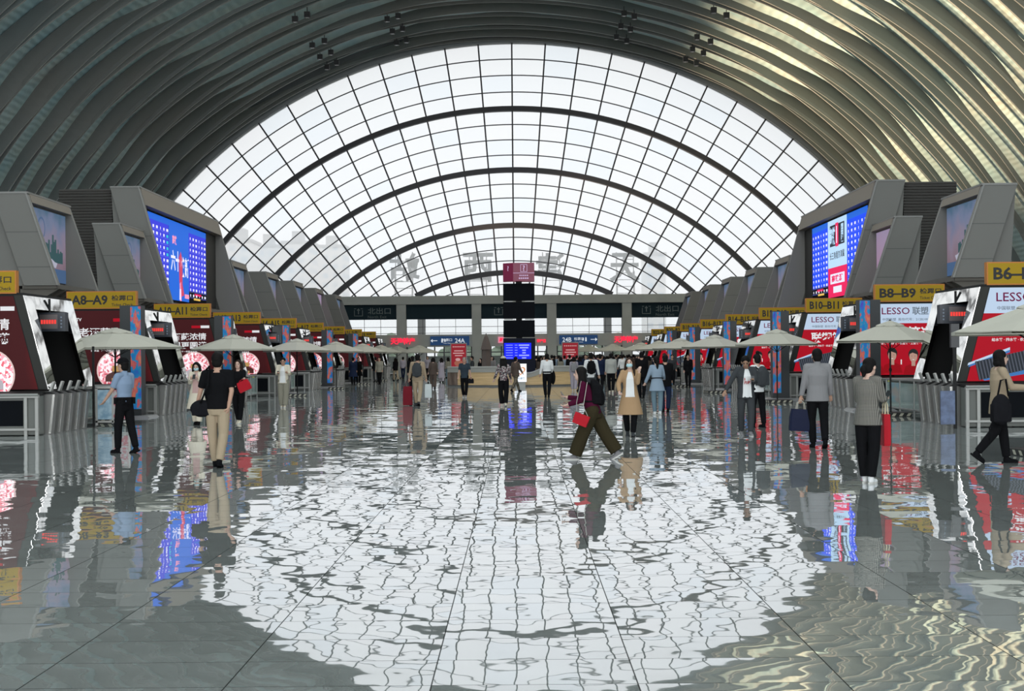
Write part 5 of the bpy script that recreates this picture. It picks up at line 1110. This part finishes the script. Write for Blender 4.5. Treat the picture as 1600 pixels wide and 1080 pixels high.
# P20
j = person('woman with low bun in checked blazer, black trousers and white sneakers', gp(1357, 755), -38, 1.64, True, legs=((2, 1), (-2, 3)), arms=((14, 8, 50, 10), (20, 8, 72, 26)), head=(-14, 14), top='check', bottom='black', shoes='white', hair='bun', topcut='jacket', hems=-.14, near=True, wide=1.08, flare=.15)
bag('gift_bag', 'bright red narrow bag hanging from the arm of the checked blazer woman', 'bag', j[R_]+V(-.03, -.05, -.02), .10, .42, .22, red_bag, R(0), .18, hm=mat('handle_cream', (.55, .48, .32), .6))
phone(j[R_]+V(.02, .03, .02), 'phone held out by the woman in checked blazer', R(-60)); 
# P21
j = person('woman in beige blazer and black trousers walking right past the counter', gp(1562, 724), -86, 1.74, True, legs=((13, 8), (-14, 26)), arms=((-4, 4, 22), (26, 6, 62)), head=(0, 2), top='blazer', bottom='black', shoes='black', hair='bob', topcut='jacket', hems=-.18, near=True, wide=1.06)
c = j['W'] @ V(.30, -.10, .62); t = thing('backpack', 'black backpack hanging from the arm of the woman in beige blazer', 'backpack', (c.x, c.y, c.z), rz=R(-86)); b = MB(); b.ball((0, 0, .22), .11, .16, .24); b.box(-.08, .08, -.14, .14, .03, .3); remesh(b, 'pack_body', bag_black, t, .014, 2)
b = MB(); b.tube([(0, -.05, .42), (-.07, .03, .66), (-.05, .10, .68), (0, .12, .42)], .016, 6); b.build('strap', CL['black'], t, True); b = MB(); b.tube([(.03, -.12, .08), (.05, -.2, -.06), (.05, -.2, -.24)], .012, 6); b.build('loose_strap', CL['black'], t, True)
# people at the counters and further off
far = [(263, 612, 200, 'woman in black sitting just behind the A8-A9 turnstiles', dict(fem=True, top='black', hair='long', arms=((40, 5, 70), (40, 5, 70)))),
       (552, 602, 10, 'person in long dark coat standing by fifth left parasol', dict(top='navy', bottom='black', topcut='coat', hems=-.42, wide=1.1)), (560, 600, 190, 'person in dark coat facing the long dark coat by fifth parasol', dict(top='black', bottom='black', topcut='coat', hems=-.42)),
       (593, 601, 170, 'person in grey jacket and black trousers under left parasols', dict(top='greyk', bottom='black', topcut='jacket')), (587, 597, 30, 'person in black jacket left of the grey jacket under parasols', dict(top='black', bottom='dgrey', topcut='jacket')),
       (630, 592, 0, 'person in purple-grey top near the left columns', dict(top='lilac', bottom='navy')), (533, 600, 160, 'clerk in white and black beside the fourth left parasol pole', dict(top='white', bottom='black', fem=True, hair='pony')),
       (1290, 640, 180, 'x', None), (1075, 604, 175, 'clerk in black beside the turnstiles right of fourth right parasol', dict(top='black', bottom='black')), (1050, 600, 185, 'person in dark jacket by the third right row of gates', dict(top='dgrey', bottom='black')),
       (751, 597, 150, 'woman in black and white seated behind the left half of the desk', dict(top='black', fem=True, hair='long')), (768, 597, 200, 'clerk in grey behind the desk right of folded parasol', dict(top='grey', hair='bob', fem=True)), (738, 596, 100, 'person in dark jacket behind the desk left of folded parasol', dict(top='dgrey'))]
for px, py, yw, lb, kw in far:
    if kw is None: continue
    if 'desk' in lb: p = at(px, 560, 88).xy
    elif 'A8' in lb: p = at(px, 560, 47.7).xy
    elif 'turnstiles' in lb or 'third right' in lb: p = at(px, 560, 72 if px > 1060 else 79).xy
    else: p = gp(px, py)
    person(lb, tuple(p), yw, 1.56 if 'sitting' in lb or 'seated' in lb else 1.7, group=None, **kw)
# the crowd queueing beyond the desk: a few built figures, copied with other clothes
protos = [person('tmp', (0, 0), 0, 1.74, top='black', bottom='black', topcut='jacket', wide=1.05), person('tmp', (0, 0), 0, 1.64, True, top='black', bottom='black', hair='long', topcut='jacket', legs=((14, 4), (-14, 10))),
          person('tmp', (0, 0), 0, 1.70, top='black', bottom='black', topcut='shirt', arms=((4, 14, 8), (12, 10, 60)), legs=((4, 2), (-4, 4)), backpack=None, wide=1.1), person('tmp', (0, 0), 0, 1.62, True, top='black', bottom='black', hair='bob', topcut='coat', hems=-.4)]
tops = [('black', 'black'), ('white', 'white'), ('dgrey', 'charcoal'), ('navy', 'navy'), ('brown', 'brown'), ('grey', 'grey'), ('lilac', 'pale lilac'), ('greyk', 'olive-grey'), ('maroon', 'dark red'), ('denim', 'pale blue')]
bots = [('black', 'black'), ('navy', 'navy'), ('dgrey', 'charcoal'), ('khaki', 'beige'), ('jeans', 'blue')]
kindn = ['short-haired person in %s jacket and %s trousers', 'long-haired woman in %s jacket and %s trousers', 'short-haired person in %s shirt and %s trousers', 'woman with bobbed hair in %s coat and %s trousers']
def copy_person(pr, x, y, yaw, lb, tp, bt):
    src = pr['o']; c = src.copy(); COL.objects.link(c); c.location = (x, y, 0); c.rotation_euler = (0, 0, R(yaw)); c['label'] = lb; c['group'] = 'queueing travellers beyond the desk'
    for ch in src.children:
        d = ch.copy(); COL.objects.link(d); d.parent = c
        nm = ch.name.split('.')[0]; mm = CL[tp] if nm in ('jacket', 'shirt', 'coat') else CL[bt] if nm == 'trousers' else None
        if mm: d.material_slots[0].link = 'OBJECT'; d.material_slots[0].material = mm
        for g in ch.children: e = g.copy(); COL.objects.link(e); e.parent = d
rr = random.Random(11); used = set(); n = 0
xs = [842, 850, 862, 869, 876, 884, 890, 906, 912, 918, 934, 944, 948, 962, 968, 974, 980, 992, 998, 1008, 1014, 1020, 856, 872, 888, 903, 915, 930, 940, 951, 958, 966, 972, 986, 995, 1005, 838, 846, 880, 898, 909, 922, 936, 976, 1002, 1012, 845, 853, 866, 873, 882, 893, 901, 912, 920, 928, 942, 953, 963, 970, 983, 990, 999, 1010]
combos = [(k_, t_, b2) for k_ in range(4) for t_ in range(10) for b2 in range(5)]; rr.shuffle(combos)
combos = sorted(combos, key=lambda c: rr.random()*(1 if c[1] in (0, 2, 3, 4) else 2.2))
rows = [88, 95, 102, 109, 116, 123]
placed = []
for i, px in enumerate(xs):
    k_, t_, b2 = combos[i]
    for tr in range(60):
        d = 88+rr.random()*(36 if i % 2 else 16); x = at(px, 556, d).x
        if x > 9.2: continue
        if all((x-a)**2+(d-c)**2 > .75**2 for a, c in placed) and not (94 < d < 96 and 2.5 < x < 4.6): break
    if px < 845 and d < 90: d = 93
    placed.append((x, d))
    copy_person(protos[k_], x, d, rr.choice([0, 8, -10, 20, 175, -30]), (kindn[k_] % (tops[t_][1], bots[b2][1]))+' in the far crowd', tops[t_][0], bots[b2][0])
lx_ = [(618, 101), (640, 113), (655, 124), (668, 112), (700, 112), (712, 104), (727, 120), (770, 112)]
for i, (px, d) in enumerate(lx_):
    k_, t_, b2 = combos[90+i]; x = at(px, 556, d).x; copy_person(protos[k_], x, d, rr.choice([0, 170, 30]), (kindn[k_] % (tops[t_][1], bots[b2][1]))+' far off on the left', tops[t_][0], bots[b2][0])
for pr in protos:
    for ch in list(pr['o'].children):
        for g in list(ch.children): bpy.data.objects.remove(g)
        bpy.data.objects.remove(ch)
    bpy.data.objects.remove(pr['o'])
